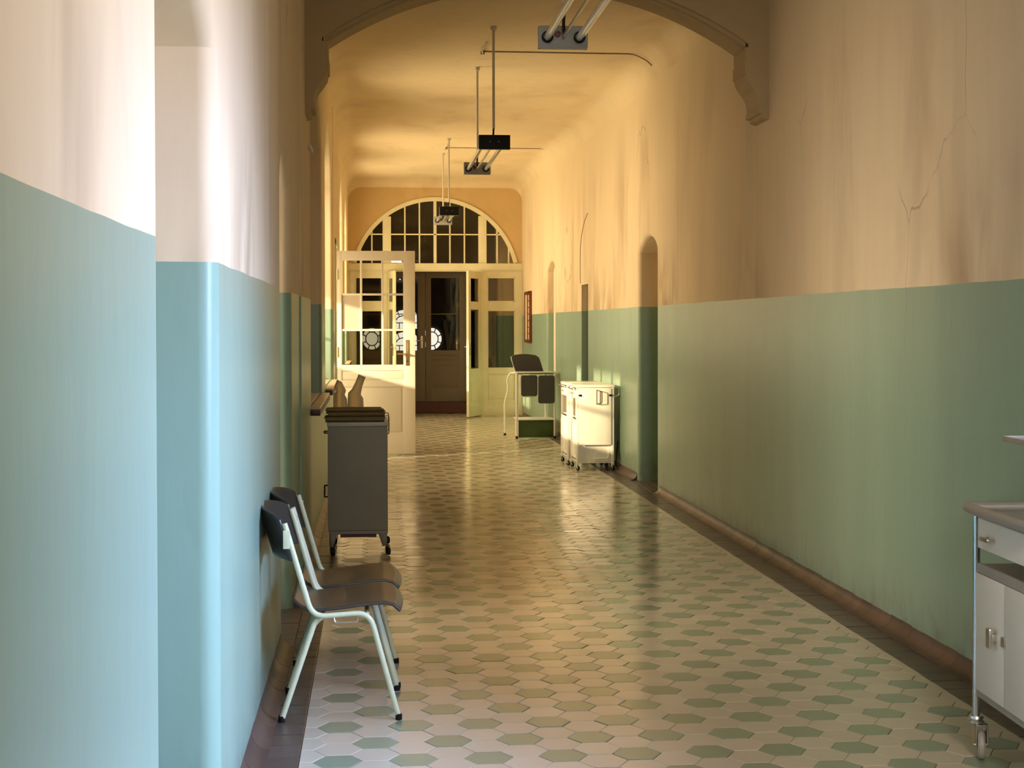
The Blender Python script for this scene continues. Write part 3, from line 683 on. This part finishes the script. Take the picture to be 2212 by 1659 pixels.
# outside, unseen: parapet shaped to shade the open door, eaves added against high sun
struct(slab('trim_7', M_DARKW, -1.55, -1.45, 16.40, 17.9, -0.05, 1.30)); struct(slab('trim_8', M_DARKW, -4.0, -0.8, 5.0, 26.0, -0.35, -0.06))
struct(slab('trim_12', M_DARKW, -2.3, -1.55, 8.0, 27.0, 2.28, 6.0))
struct(slab('wall_outer', M_DARKW, -1.30, -0.93, 8.6, 13.36, -0.05, 4.0)); struct(slab('wall_outer_far', M_DARKW, -1.30, -0.93, 24.5, 31, -0.05, 4.0))
struct(slab('wall_outer_near', M_DARKW, -1.45, -1.33, Y0, 8.6, -0.05, 4.0)); struct(slab('wall_outer_right', M_DARKW, 3.25, 3.35, 5.6, 25.2, -0.05, 4.0))
struct(slab('wall_outer_front', M_DARKW, 3.25, 3.35, Y0, 1.7, -0.05, 4.0)); struct(slab('wall_rear_side', M_DARKW, 2.70, 3.3, 5.07, 5.6, -0.05, 4.0))
struct(slab('wall_rear_side_near', M_DARKW, 2.70, 3.3, 1.7, 1.88, -0.05, 4.0))
struct(slab('trim_9', M_DARKW, -.95, -.78, 15.9, 16.45, -.05, 4)); struct(slab('trim_10', M_DARKW, -1.30, -.78, 17.78, 18.7, -.05, 4)); struct(slab('trim_11', M_DARKW, -1.0, -.78, 16.72, 17.78, 2.42, 4))

# ------------------------------------------------------------------ open glazed door on the left
t = thing('glazed_door', 'white door leaf standing open, nine small panes above a panelled base', 'door', (-.43, 17.7, 0)); LY0, LY1 = 17.68, 17.725
g = MB().box(-.418, -.372, LY0, LY1, .012, 2.375, .003).box(.342, .478, LY0, LY1, .012, 2.375, .003)
g.box(-.374, .344, LY0+.001, LY1-.001, 2.262, 2.374).box(-.374, .344, LY0+.001, LY1-.001, .985, 1.052).box(-.374, .344, LY0+.001, LY1-.001, .80, .875).box(-.374, .344, LY0+.001, LY1-.001, .012, .25)
g.build('door_frame', M_LEAF, t)
MB().box(-.374, .344, LY0+.012, LY1-.012, .87, .99).box(-.365, .335, LY0+.006, LY1-.006, .885, .975, .004).build('middle_panel', M_LEAF, t)
MB().box(-.374, .344, LY0+.012, LY1-.012, .245, .805).box(-.355, .315, LY0+.005, LY1-.005, .27, .785, .005).build('lower_panel', M_LEAF, t)
xs = [-.373, -.146, .100, .342]; zs = [1.052, 1.456, 1.869, 2.262]
for x in xs[1:3]: MB().box(x-.013, x+.013, LY0+.006, LY1-.006, 1.05, 2.263, .004).build('glazing_bar', M_LEAF, t)
for z in zs[1:3]: MB().box(-.373, .342, LY0+.007, LY1-.007, z-.012, z+.012, .004).build('glazing_bar', M_LEAF, t)
for i in range(3):
    for j in range(3):
        bd = (i == 0 and j == 1)
        o = MB().box(xs[i], xs[i+1], LY0+.020, LY0+.024, zs[j], zs[j+1]).build('board_pane' if bd else 'pane', M_PLY2 if bd else M_GLASS, t)
        if bd: o['label'] = 'opaque pale board filling a pane'
MB().box(.368, .408, LY0-.006, LY0, 1.04, 1.34, .003).build('handle_plate', M_BRASS, t)
MB().tube([(.388, LY0, 1.175), (.388, LY0-.05, 1.175), (.27, LY0-.05, 1.18)], .009, 10, .012).build('lever_handle', M_BRASS, t)
MB().cyl((.388, LY0-.008, 1.09), (.388, LY0, 1.09), .008, 8).build('keyhole', M_BLK, t)
for z in (.3, 1.2, 2.1): MB().cyl((-.421, LY0-.004, z-.06), (-.421, LY0-.004, z+.06), .008, 8).build('hinge', M_BRASS, t)
g = MB().box(XLF-.02, XLF+.012, 16.70, 16.78, 0, 2.46, .003).box(XLF-.02, XLF+.012, 17.725, 17.80, 0, 2.46, .003).box(XLF-.02, XLF+.012, 16.70, 17.80, 2.40, 2.47, .003)
struct(g.build('door_1', M_LEAF), 'white door casing in left wall')

# ------------------------------------------------------------------ pair of stacking chairs by the left wall
def chair(y0, label):
    y1 = y0+.465; t = thing('visitor_chair', label, 'chair', (-.10, (y0+y1)/2, 0), 'row of two chairs against the blue wall')
    r = .0105
    for y, nm in ((y0, 'near'), (y1, 'far')):
        dy = .0 if nm == 'near' else 0
        g = MB().tube([(-.339, y, .755), (-.236, y, .398), (-.02, y, .412), (.089, y, .012)], r, 12, .055); g.build('side_frame', M_TUBE, t)
        s_ = 1 if nm == 'near' else -1
        MB().tube([(-.190, y+s_*.020, .398), (-.228, y+s_*.022, .375), (-.352, y+s_*.005, .012)], r, 12, .03).build('leg', M_TUBE, t)
        for x in (.0895, -.3535): MB().lathe([(0, -.012), (.0125, -.012), (.0130, .0), (.0125, .010), (.0106, .012)], (x, y+(0 if x > 0 else s_*.005), .012), n=12).build('foot_cap', M_BLK, t)
    MB().cyl((-.03, y0, .402), (-.03, y1, .402), .009, 8).cyl((-.20, y0, .395), (-.20, y1, .395), .009, 8).build('cross_bar', M_TUBE, t)
    MB().tube([(-.155, y0-.004, .395), (-.150, y0-.006, .376), (-.065, y0-.006, .378), (-.062, y0-.004, .398)], .0028, 6, .01).build('linking_hook', M_STEEL, t)
    # moulded plywood seat: dished, raised at the back and rolled over at the front
    def seat(u, v):
        k = 2*v-1; wdt = (y1-y0-.006) if u > .5 else (y1-y0-.006)*(1-.10*(1-2*u)**2.5)
        y = (y0+y1)/2+k*wdt/2; pr = [(0, .465), (.06, .442), (.16, .424), (.45, .436), (.72, .449), (.85, .452), (.93, .443), (1, .417)]
        for (ua, za), (ub, zb) in zip(pr, pr[1:]):
            if u <= ub: z = za+(zb-za)*(u-ua)/(ub-ua); break
        return (-.305+.405*u+.012*(1-k*k)*(1 if u > .9 else 0), y, z-.012*(1-k*k)*(1-abs(2*u-1)))
    o = MB().grid(seat, 28, 14).build('seat', M_PLY, t); md = o.modifiers.new('thick', 'SOLIDIFY'); md.thickness = .011; md.offset = -1
    md = o.modifiers.new('bev', 'BEVEL'); md.width = .003; md.segments = 2
    def back(u, v):   # u across, v up; shell bowed towards the wall, upper corners rounded
        k = 2*u-1; y = (y0+y1)/2+k*(y1-y0+.008)/2
        zt = .765+.045*math.sqrt(max(0, 1-k*k*.985)); zb = .612+.004*(1-k*k); z = zb+(zt-zb)*v
        x = -.352+(.618-z)*.292+.040-.082*(1-k*k)
        return (x, y, z)
    o = MB().grid(back, 20, 10).build('backrest', M_PLY, t); md = o.modifiers.new('thick', 'SOLIDIFY'); md.thickness = .011; md.offset = 0
    md = o.modifiers.new('bev', 'BEVEL'); md.width = .003; md.segments = 2
    for y, s_ in ((y0, 1), (y1, -1)): MB().box(-.344, -.318, y-.013*s_-.002, y-.013*s_+.003, .66, .73, .002).build('bracket', M_TUBE, t)
    return t
ch = chair(5.775, 'dark plywood chair with pale green tube frame, nearer of the two')
copy_tree(ch, (.004, .508, 0), 'dark plywood chair with pale green tube frame, farther one beside the grey cabinet')

# ------------------------------------------------------------------ grey metal cabinet on castors with folders and bottles
t = thing('metal_cabinet', 'tall narrow grey metal cabinet on castors under a stack of folders', 'cabinet', (-.11, 10.2, 0))
cx0, cx1, cy0, cy1 = -.303, .087, 9.93, 10.50
MB().box(cx0, cx1, cy0, cy1, .165, .846, .004).build('body', M_GREY, t)
MB().box(cx0+.006, cx1, cy0+.003, cy1, .142, .163, .002).build('base_rim', M_GREY, t)
MB().box(cx0-.004, cx1+.004, cy0-.006, cy1+.005, .847, .874, .004).build('top', M_GREYL, t)
MB().box(-.223, .012, cy0+.03, cy1-.05, .118, .143).build('drip_tray', M_STEP, t)
for y in (cy0+.02, cy1-.03):
    for x, s_ in ((cx0+.01, 1), (cx1-.01, -1)):
        d = .016 if y < 10.1 else -.016
        g = MB().add([(x, y-d, .143), (x+s_*.052, y-d, .143), (x+s_*.026, y-d, .062), (x, y-d, .062)], [(0, 1, 2, 3)]).add([(x, y-d, .143), (x, y+d*1.5, .143), (x, y+d*1.5, .062), (x, y-d, .062)], [(0, 1, 2, 3)])
        l = g.build('leg', M_GREY, t); md = l.modifiers.new('thick', 'SOLIDIFY'); md.thickness = .004
        xc = x+(.012 if s_ > 0 else .004)
        c = MB().lathe([(0, -.008), (.024, -.010), (.0265, 0), (.024, .010), (0, .008)], (xc+.008, y+.003, .0265), (1, .3, 0), 18).build('castor', M_BLK, t)
        MB().tube([(xc, y, .064), (xc-.004, y-.003, .045), (xc+.006, y-.003, .027)], .007, 8).build('castor_fork', M_BLK, c)
for z, h in ((.417, .075), (.805, .012)):
    MB().tube([(cx0, cy0+.09, z-h/2), (cx0-.024, cy0+.09, z-h/2), (cx0-.024, cy0+.09, z+h/2), (cx0, cy0+.09, z+h/2)], .0045, 8, .004).build('pull_handle', M_BLK, t)
MB().tube([(cx1, cy0+.05, .79), (cx1+.010, cy0+.05, .80), (cx1+.010, cy0+.05, .913), (cx1-.012, cy0+.05, .913)], .004, 8, .01).build('side_rail', M_STEEL, t)
MB().tube([(cx1, cy0+.35, .79), (cx1+.010, cy0+.35, .80), (cx1+.010, cy0+.35, .913), (cx1-.012, cy0+.35, .913)], .004, 8, .01).build('side_rail', M_STEEL, t)
places = ['lowest folder on the grey cabinet, ends fraying at the left', 'second folder from the bottom of the stack', 'third folder from the bottom of the stack', 'fourth folder from the bottom of the stack',
          'fourth folder from the top of the stack', 'third folder from the top of the stack', 'second folder from the top of the stack', 'topmost brown folder of the stack on the grey cabinet']
z = .8745
for i in range(8):
    h = random.uniform(.0095, .0125); xa = -.300-random.uniform(0, .014)-(.015 if i < 3 else 0); xb = .060+random.uniform(0, .016)
    if i == 7: xa = -.318; xb = .048; h = .010
    zz = z+h
    def fold(u, v, xa=xa, xb=xb, z=z, h=h, i=i):
        return None
    P = [(xa, z+.001)]+[(xa+(xb-xa)*k/8, z+.0006+.0006*math.sin(k*1.7+i)) for k in range(1, 8)]+[(xb-.004, z+.001), (xb, z+h*.3), (xb, z+h*.7), (xb-.005, z+h-.001)]+[(xb+(xa-xb)*k/8, z+h-.0005) for k in range(1, 8)]+[(xa, z+h*.72), (xa+.006, z+h*.55), (xa, z+h*.4)]
    tf = thing('card_folder', 'brown card folder, '+places[i], 'folder', ((xa+xb)/2, cy0+.13, z), 'card folders stacked on the cabinet')
    MB().prism(P, cy0-.004+random.uniform(0, .012), cy0+.30, 'y').build('cover', M_PAPER if i % 3 else M_PAPERD, tf, False)
    MB().box(xa+.012, xb-.012, cy0+.004, cy0+.302, z+.0022, z+h-.002).build('sheets', M_PAPER, tf)
    z = zz
def bottle(x, y, lean, label, nx, open_left):
    t = thing('urinal_bottle', label, 'bottle', (x, y, .875), 'milky plastic bottles behind the folders')
    g = MB(); zb = .8755
    pts = [(x, y, zb), (x, y, zb+.004), (x, y, zb+.06), (x-.002*lean, y, zb+.13), (x-.008*lean, y, zb+.165), (x+.006*lean, y, zb+.185), (x+nx*.5, y, zb+.21+.02), (x+nx, y, zb+.285 if not open_left else zb+.235)]
    rs = [.046, .055, .056, .054, .044, .034, .0275, .026] if not open_left else [.040, .048, .049, .046, .038, .033, .030, .028]
    g.tube(pts, rs, 22, 0, caps=False); g.add([(x, y, zb)], [])
    o = g.build('body', M_PLAST, t); md = o.modifiers.new('thick', 'SOLIDIFY'); md.thickness = .002
    e = Vector(pts[-1]); a = Vector(pts[-1])-Vector(pts[-2]); q = Vector((0, 0, 1)).rotation_difference(a.normalized())
    R_ = rs[-1]; MB().tube([tuple(e+q @ Vector((R_*math.cos(2*PI*k/20), R_*math.sin(2*PI*k/20), 0))) for k in range(21)], .003, 6, caps=False).build('rim', M_PLAST, t)
    if open_left: MB().add([tuple(e-a.normalized()*.006+q @ Vector(((R_-.003)*math.cos(2*PI*k/20), (R_-.003)*math.sin(2*PI*k/20), 0))) for k in range(20)], [tuple(range(20))]).build('dark_mouth', M_PAPERD, t)
bottle(-.125, 10.36, 1, 'milky plastic bottle with its neck leaning right, behind the folders', .043, False)
bottle(-.228, 10.36, 1, 'milky plastic bottle with a dark open mouth facing left', -.030, True)

# ------------------------------------------------------------------ hanging tube lamps
def lamp(ya, yb, label, hang):
    X, Z = .975, 2.985; t = thing('tube_lamp', label, 'lamp', (X, (ya+yb)/2, Z), 'fluorescent tube lamps hanging on rods')
    for y, nm in ((ya, -1), (yb, 1)):
        MB().box(X-.129, X+.129, y-.018, y+.018, Z-.060, Z+.060, .014).build('end_box', M_LBOX, t)
        c = MB().box(X-.127, X+.127, y+nm*.0175, y+nm*.022, Z-.058, Z+.058, .002).build('backlit_end_plate', M_BLK, t)  # outer face coloured black to imitate its backlit shade
        for dx in (-.035, .035): MB().lathe([(0, .004), (.004, .003), (.004, 0)], (X+dx, y+nm*.022, Z+.004), (0, nm, 0), 8).build('screw', M_STEEL, c)
        for dx in (-.083, .083): MB().lathe([(.0305, 0), (.0305, .016), (.022, .016), (.021, 0)], (X+dx, y-nm*.018, Z-.002), (0, -nm, 0), 20).build('lamp_socket', M_BLK, t)
        if nm > 0: MB().lathe([(0, .03), (.014, .028), (.015, 0)], (X-.030, y-.018, Z+.012), (0, -1, 0), 14).build('starter', M_RED, t)
        yr = y-nm*.06
        MB().cyl((X, yr, Z+.12), (X, yr, ZC), .011, 10).build('hanging_rod', M_WHITEP, t)
        MB().tube([(X, yr, Z+.0), (X-.004, yr, Z+.06), (X, yr, Z+.13)], .008, 8).build('cable_end', M_BLK, t)
        MB().lathe([(.012, -.035), (.022, -.03), (.026, 0)], (X, yr, ZC), n=14).build('ceiling_cup', M_WHITEP, t)
    for dx in (-.083, .083): MB().cyl((X+dx, ya+.02, Z-.002), (X+dx, yb-.02, Z-.002), .019, 16).build('tube', M_LT, t)
    MB().cyl((X, ya+.01, Z), (X, yb-.01, Z), .009, 10).build('stretcher_rod', M_STEEL, t)
lamp(5.70, 7.78, 'nearest tube lamp, cut off by the top of the picture', 0)
lamp(12.25, 14.30, 'middle tube lamp with an end plate darkened as backlit', 0)
lamp(19.6, 21.4, 'farthest tube lamp, hanging in front of the fanlight', 0)
def cable(name, y, x0, label):
    g = MB().tube([(x0, y, ZC-.006), (XR-RC, y+.02, ZC-.006), (XR-.10, y+.05, ZC-.055), (XR-.05, y+.06, ZC-.10)], .0055, 6, .05)
    o = g.build(name, M_TAUPEW); o['label'] = label; o['category'] = 'cable'
    t2 = thing('cable_bracket', label.replace('thin cable', 'small painted bracket at the end of the cable'), 'bracket', (x0, y, ZC))
    MB().box(x0-.018, x0+.018, y-.018, y+.018, ZC-.03, ZC-.002, .003).build('junction_box', M_TAUPEW, t2); MB().tube([(x0, y, ZC-.02), (x0-.04, y-.4, ZC-.05), (x0+.0, y-.5, ZC-.02)], .008, 6, .05).build('conduit', M_WHITEP, t2)
cable('ceiling_cable', 13.40, .965, 'thin cable across the ceiling by the middle lamp')
cable('ceiling_cable', 20.65, .985, 'thin cable across the ceiling by the farthest lamp')

# ------------------------------------------------------------------ instrument trolley, lower right
t = thing('instrument_trolley', 'beige two-door trolley with a drawer and steel trays on castors', 'trolley', (2.20, 4.6, 0))
T0 = Vector((2.075, 5.07, 0))
# local axes: u runs from the far-left corner towards the camera along the front, v runs into the wall
u_ = Vector((-0.05, -1.0, 0)).normalized(); v_ = Vector((1.0, -0.05, 0)).normalized()
def TP(mb, name, m, par=None):
    mb.v = [tuple(T0+u_*v[0]+v_*v[1]+Vector((0, 0, v[2]))) for v in mb.v]; o = mb.build(name, m, par or t); return o
LU, LV = .57, .40
for a, b in ((0, 0), (LU, 0), (0, LV), (LU, LV)):
    TP(MB().cyl((a, b, .150), (a, b, .845), .0125, 14), 'post', M_CHROME)
    TP(MB().lathe([(.014, .150), (.024, .148), (.027, .140), (.022, .136), (.027, .131), (.027, .124), (.02, .118), (0.0, .118)], (a, b, 0), n=18), 'castor_collar', M_STEEL)
    c = TP(MB().lathe([(.012, -.012), (.044, -.012), (.0495, -.006), (.0495, .006), (.044, .012), (.012, .012), (.012, -.012)], (a+.018, b+.012, .0495), (.3, 1, 0), 24), 'castor_wheel', M_EDGE)
    TP(MB().box(a-.012, a+.030, b-.010, b-.005, .045, .125, .002).box(a-.012, a+.030, b+.028, b+.033, .045, .125, .002).box(a-.012, a+.030, b-.010, b+.033, .112, .120, .002).cyl((a+.018, b-.016, .0495), (a+.018, b+.038, .0495), .006, 8), 'castor_fork', M_STEEL)
TP(MB().box(.008, LU-.008, .004, LV-.004, .222, .245).box(.008, LU-.008, .004, LV-.004, .655, .675).box(.0, .012, .004, LV, .23, .67).box(LU-.012, LU, .004, LV, .23, .67).box(.01, LU-.01, LV-.02, LV-.008, .23, .67)
   .box(.008, LU-.008, -.003, .010, .648, .680, .002).box(.008, LU-.008, -.003, .010, .218, .240, .002).box(.006, .018, -.003, .010, .22, .68, .002), 'body', M_EDGE)
for a, b, nm in ((.018, .281, 'l'), (.284, .552, 'r')):
    d = TP(MB().box(a, b, -.008, .006, .243, .646, .002), 'door', M_BEIGE)
    if nm == 'l': TP(MB().box(.190, .226, -.038, -.024, .424, .492, .007).box(.200, .218, -.026, -.006, .445, .47, .003), 'knob', M_STEEL, d)
    if nm == 'l': TP(MB().box(.268, .300, -.014, -.008, .443, .476, .001), 'latch', M_STEEL, d)
TP(MB().box(.030, LU-.03, -.006, .33, .735, .838, .002), 'drawer', M_BEIGE)
TP(MB().box(.120, .200, -.036, -.022, .772, .786, .003).box(.130, .140, -.024, -.005, .774, .784).box(.180, .190, -.024, -.005, .774, .784), 'drawer_handle', M_STEEL)
g = MB().box(-.02, LU+.02, -.024, LV+.02, .845, .856, .003)
rim = [(-.02, -.024), (LU+.02, -.024), (LU+.02, LV+.02), (-.02, LV+.02), (-.02, -.024)]
TP(g, 'tray', M_TRAY); TP(MB().tube([(a, b, .868) for a, b in rim[:4]]+[(-.02, -.022, .868)], .017, 12, .03), 'tray_rim', M_TRAY)
TP(MB().box(.02, LU-.05, .085, LV+.04, 1.104, 1.110, .002).box(.02, LU-.05, .083, .087, 1.098, 1.118, .001).box(.018, .022, .083, LV+.04, 1.098, 1.118, .001), 'upper_shelf', M_TRAY)
for a in (.20, LU-.15): TP(MB().cyl((a, LV-.02, .86), (a, LV-.02, 1.10), .008, 10), 'shelf_support', M_CHROME)

# ------------------------------------------------------------------ white bedside lockers
def locker(y0, y1, x0, x1, label, front):
    t = thing('bedside_locker', label, 'locker', ((x0+x1)/2, (y0+y1)/2, 0), 'white bedside lockers by the green wall')
    for x in (x0+.014, x1-.014):
        for y in (y0+.014, y1-.014):
            MB().box(x-.014, x+.014, y-.014, y+.014, .062, .862, .005).build('post', M_ENAM, t)
            c = MB().lathe([(0, -.009), (.024, -.009), (.026, 0), (.024, .009), (0, .009)], (x+.004, y+.01, .0265), (1, .4, 0), 16).build('castor', M_BLK, t)
            MB().tube([(x, y, .066), (x-.005, y-.004, .045), (x+.002, y-.002, .028)], .009, 8).build('castor_fork', M_CHROME, c)
    MB().box(x0-.006, x1+.006, y0-.006, y1+.006, .862, .890, .006).build('top', M_ENAM, t)
    MB().box(x0+.030, x1-.030, y0-.012, y0+.012, .268, .858, .008).build('end_panel', M_ENAM, t)
    MB().box(x0+.030, x1-.030, y1-.014, y1-.004, .10, .858, .004).build('end_panel', M_ENAM, t)
    MB().box(x0+.030, x1-.030, y0+.03, y0+.036, .085, .262, .002).box(x0+.02, x1-.02, y0+.02, y1-.02, .080, .096).build('lower_shelf', M_ENAM, t)
    MB().box(x0+.02, x1-.02, y0+.02, y1-.02, .54, .552).build('shelf', M_ENAM, t)
    MB().box(x1-.03, x1-.02, y0+.02, y1-.02, .09, .86).build('side_panel', M_ENAM, t)
    MB().box(x0-.006, x0+.008, y0+.034, y1-.034, .13, .53, .006).box(x0-.012, x0-.006, y0+.07, y1-.07, .17, .49, .004).build('door', M_ENAM, t)
    MB().box(x0-.006, x0+.008, y0+.034, y1-.034, .75, .85, .004).build('drawer', M_ENAM, t)
    MB().tube([(x0-.004, (y0+y1)/2-.05, .80), (x0-.03, (y0+y1)/2-.05, .80), (x0-.03, (y0+y1)/2+.05, .80), (x0-.004, (y0+y1)/2+.05, .80)], .005, 8, .01).build('drawer_handle', M_CHROME, t)
    MB().tube([(x0, y0+.01, .86), (x0-.03, y0+.01, .845), (x0-.03, y1-.01, .845), (x0, y1-.01, .86)], .006, 8, .02).build('side_rail', M_CHROME, t)
    if front:
        MB().tube([(2.285, y0-.012, .836), (2.285, y0-.036, .836), (2.338, y0-.050, .822), (2.338, y0-.050, .705), (2.285, y0-.036, .694), (2.285, y0-.012, .694)], .0045, 8, .012).tube([(2.285, y0-.036, .836), (2.285, y0-.036, .694)], .0050, 8).build('ring_handle', M_STEP, t)
        for x in (x0+.02, x1-.055): MB().box(x, x+.036, y0-.024, y0-.010, .772, .792, .005).build('clip', M_BLK, t)
        MB().tube([(x1, y0+.02, .862), (x1+.052, y0+.02, .862), (x1+.056, y0+.02, .78), (x1, y0+.02, .765)], .006, 10, .02).build('towel_rail', M_CHROME, t)
        MB().prism([(x1-.20, .10), (x1-.20, .17), (x1-.15, .215), (x1-.06, .185), (x1-.045, .10)], y0+.012, y0+.028, 'y').tube([(x1-.24, y0+.01, .122), (x1-.06, y0+.01, .128), (x1-.052, y0+.01, .25)], .005, 8, .02).build('lower_flap', M_ENAM, t)
locker(15.50, 15.98, 2.078, 2.470, 'nearer white bedside locker with a ring handle on its end panel', True)
locker(16.10, 16.62, 2.055, 2.440, 'farther white bedside locker, hidden behind the nearer one', False)
g = MB().tube([(2.475, 15.52, .012), (2.51, 15.45, .010), (2.50, 15.6, .05), (2.528, 15.62, .30)], .006, 8, .04); o = g.build('floor_cable', M_BLK)
o['label'] = 'short black cable curling on the floor by the nearer locker'; o['category'] = 'cable'

# ------------------------------------------------------------------ treatment chair with hanging pads
t = thing('treatment_chair', 'white tube treatment chair with dark grey backrest and green box base', 'chair', (2.14, 20.3, 0))
r = .014
for x in (1.892, 2.400): MB().cyl((x, 20.10, .02), (x, 20.10, .875), r, 12).build('leg', M_ENAM, t); MB().lathe([(0, 0), (.018, 0), (.017, .03)], (x, 20.10, 0), n=12).build('foot_cap', M_BLK, t)
for x in (1.95, 2.34): MB().cyl((x, 20.62, .02), (x, 20.62, .875), r, 12).build('leg', M_ENAM, t)
MB().tube([(1.86, 20.62, .86), (1.815, 20.68, .78), (1.83, 20.68, .64), (1.782, 20.70, .44), (1.785, 20.70, .02)], .013, 12, .06).build('bent_leg', M_ENAM, t)
MB().lathe([(0, 0), (.018, 0), (.017, .03)], (1.785, 20.70, 0), n=12).build('foot_cap', M_BLK, t)
MB().box(1.885, 2.405, 20.085, 20.12, .868, .893, .005).build('front_rail', M_ENAM, t)
MB().tube([(1.885, 20.10, .88), (1.84, 20.3, .865), (1.86, 20.62, .87), (2.36, 20.62, .87), (2.40, 20.12, .88)], .013, 10, .05).build('seat_ring', M_ENAM, t)
MB().box(1.90, 2.39, 20.12, 20.60, .855, .868, .004).build('seat_board', M_STEP, t)
for z in (.56, .72): MB().cyl((1.892, 20.10, z), (1.95, 20.62, z), .009, 8).build('side_bar', M_ENAM, t)
MB().box(1.893, 2.40, 20.09, 20.60, .242, .256, .004).build('shelf', M_ENAM, t)
MB().box(1.915, 2.405, 20.11, 20.125, .012, .240, .003).build('base_panel', M_DKGRN, t)
MB().box(1.915, 1.93, 20.12, 20.58, .012, .240, .003).build('side_panel', M_ENAM, t)
def pad(pts, y, th, name, tilt=0):
    g = MB().prism(pts, y, y+th, 'y'); o = g.build(name, M_PAD, t); md = o.modifiers.new('b', 'BEVEL'); md.width = .008; md.segments = 3; md.limit_method = 'ANGLE'
    return o
def rr(x0, x1, z0, z1, r=.03, sk=0):
    P = []
    for cx_, cz_, a0 in ((x1-r, z1-r, 0), (x0+r, z1-r, PI/2), (x0+r, z0+r, PI), (x1-r, z0+r, 1.5*PI)):
        P += [(cx_+r*math.cos(a0+PI/2*k/4)+sk*(z1-cz_), cz_+r*math.sin(a0+PI/2*k/4)) for k in range(5)]
    return P
# backrest panel leaning, top edge gently arched
P = [(1.905, .875), (2.275, .875), (2.26, .93), (2.235, 1.02), (2.215, 1.075), (2.17, 1.105)]+[(2.17-(2.17-1.85)*k/8, 1.105+.018*math.sin(PI*k/8)) for k in range(1, 8)]+[(1.85, 1.10), (1.84, 1.075), (1.86, .99)]
pad(P, 20.30, .03, 'backrest')
MB().tube([(1.90, 20.345, .87), (1.836, 20.345, 1.085)], .007, 8).tube([(2.28, 20.345, .88), (2.215, 20.345, 1.09)], .007, 8).build('backrest_frame', M_ENAM, t)
pad(rr(1.945, 2.165, .565, .845, .03, .12 if False else 0), 20.045, .028, 'hanging_pad'); pad(rr(2.172, 2.392, .468, .842, .03), 20.020, .028, 'hanging_pad')
MB().tube([(1.935, 20.06, .845), (1.945, 20.06, .60), (1.975, 20.06, .558), (2.16, 20.06, .556)], .006, 8, .03).build('pad_frame', M_ENAM, t)

# ------------------------------------------------------------------ notice frame on the right wall near the partition
t = thing('notice_frame', 'narrow red-brown wooden frame with a column of cream cards on the right wall', 'frame', (XRF, 24.1, 1.64))
ya, yb = 23.62, 24.55; x = XRF
MB().box(x-.012, x-.002, ya, yb, 1.24, 2.04).build('backing', M_REDW, t)
g = MB()
for a, b, c, d in ((ya, ya+.19, 1.23, 2.05), (yb-.07, yb, 1.23, 2.05), (ya+.42, ya+.50, 1.25, 2.03)): g.box(x-.030, x-.004, a, b, c, d, .003)
g.box(x-.030, x-.004, ya+.1, yb, 1.23, 1.27, .003).box(x-.030, x-.004, ya+.1, yb, 2.01, 2.05, .003); g.build('frame', M_REDW, t)
MB().box(x-.020, x-.012, yb-.38, yb-.09, 1.28, 2.0).build('card', M_CARD, t)
for i in range(7):
    z0 = 1.28+i*.104; MB().box(x-.020, x-.012, ya+.20, ya+.41, z0, z0+.090, .002).build('card', M_CARD, t)
# small wall bracket and crack
o = MB().box(XL+.004-.004, XL+.035, 9.95, 10.25, 2.66, 2.68, .003).build('wall_bracket', M_WHITEP); o['label'] = 'small white bracket high on the left wall past the arch'; o['category'] = 'bracket'
g = MB().tube([(XR-.002, 18.56, 2.02), (XR-.002, 18.56, 2.45), (XR-.002, 18.45, 2.60), (XR-.002, 18.2, 2.76), (XR-.002, 17.9, 2.84)], .006, 6, .1)  # thin tube standing for the crack round a filled arch
o = g.build('wall_crack', M_TAUPEW); o['label'] = 'thin crack outlining a filled arch on the right wall above the lockers'; o['category'] = 'cable'
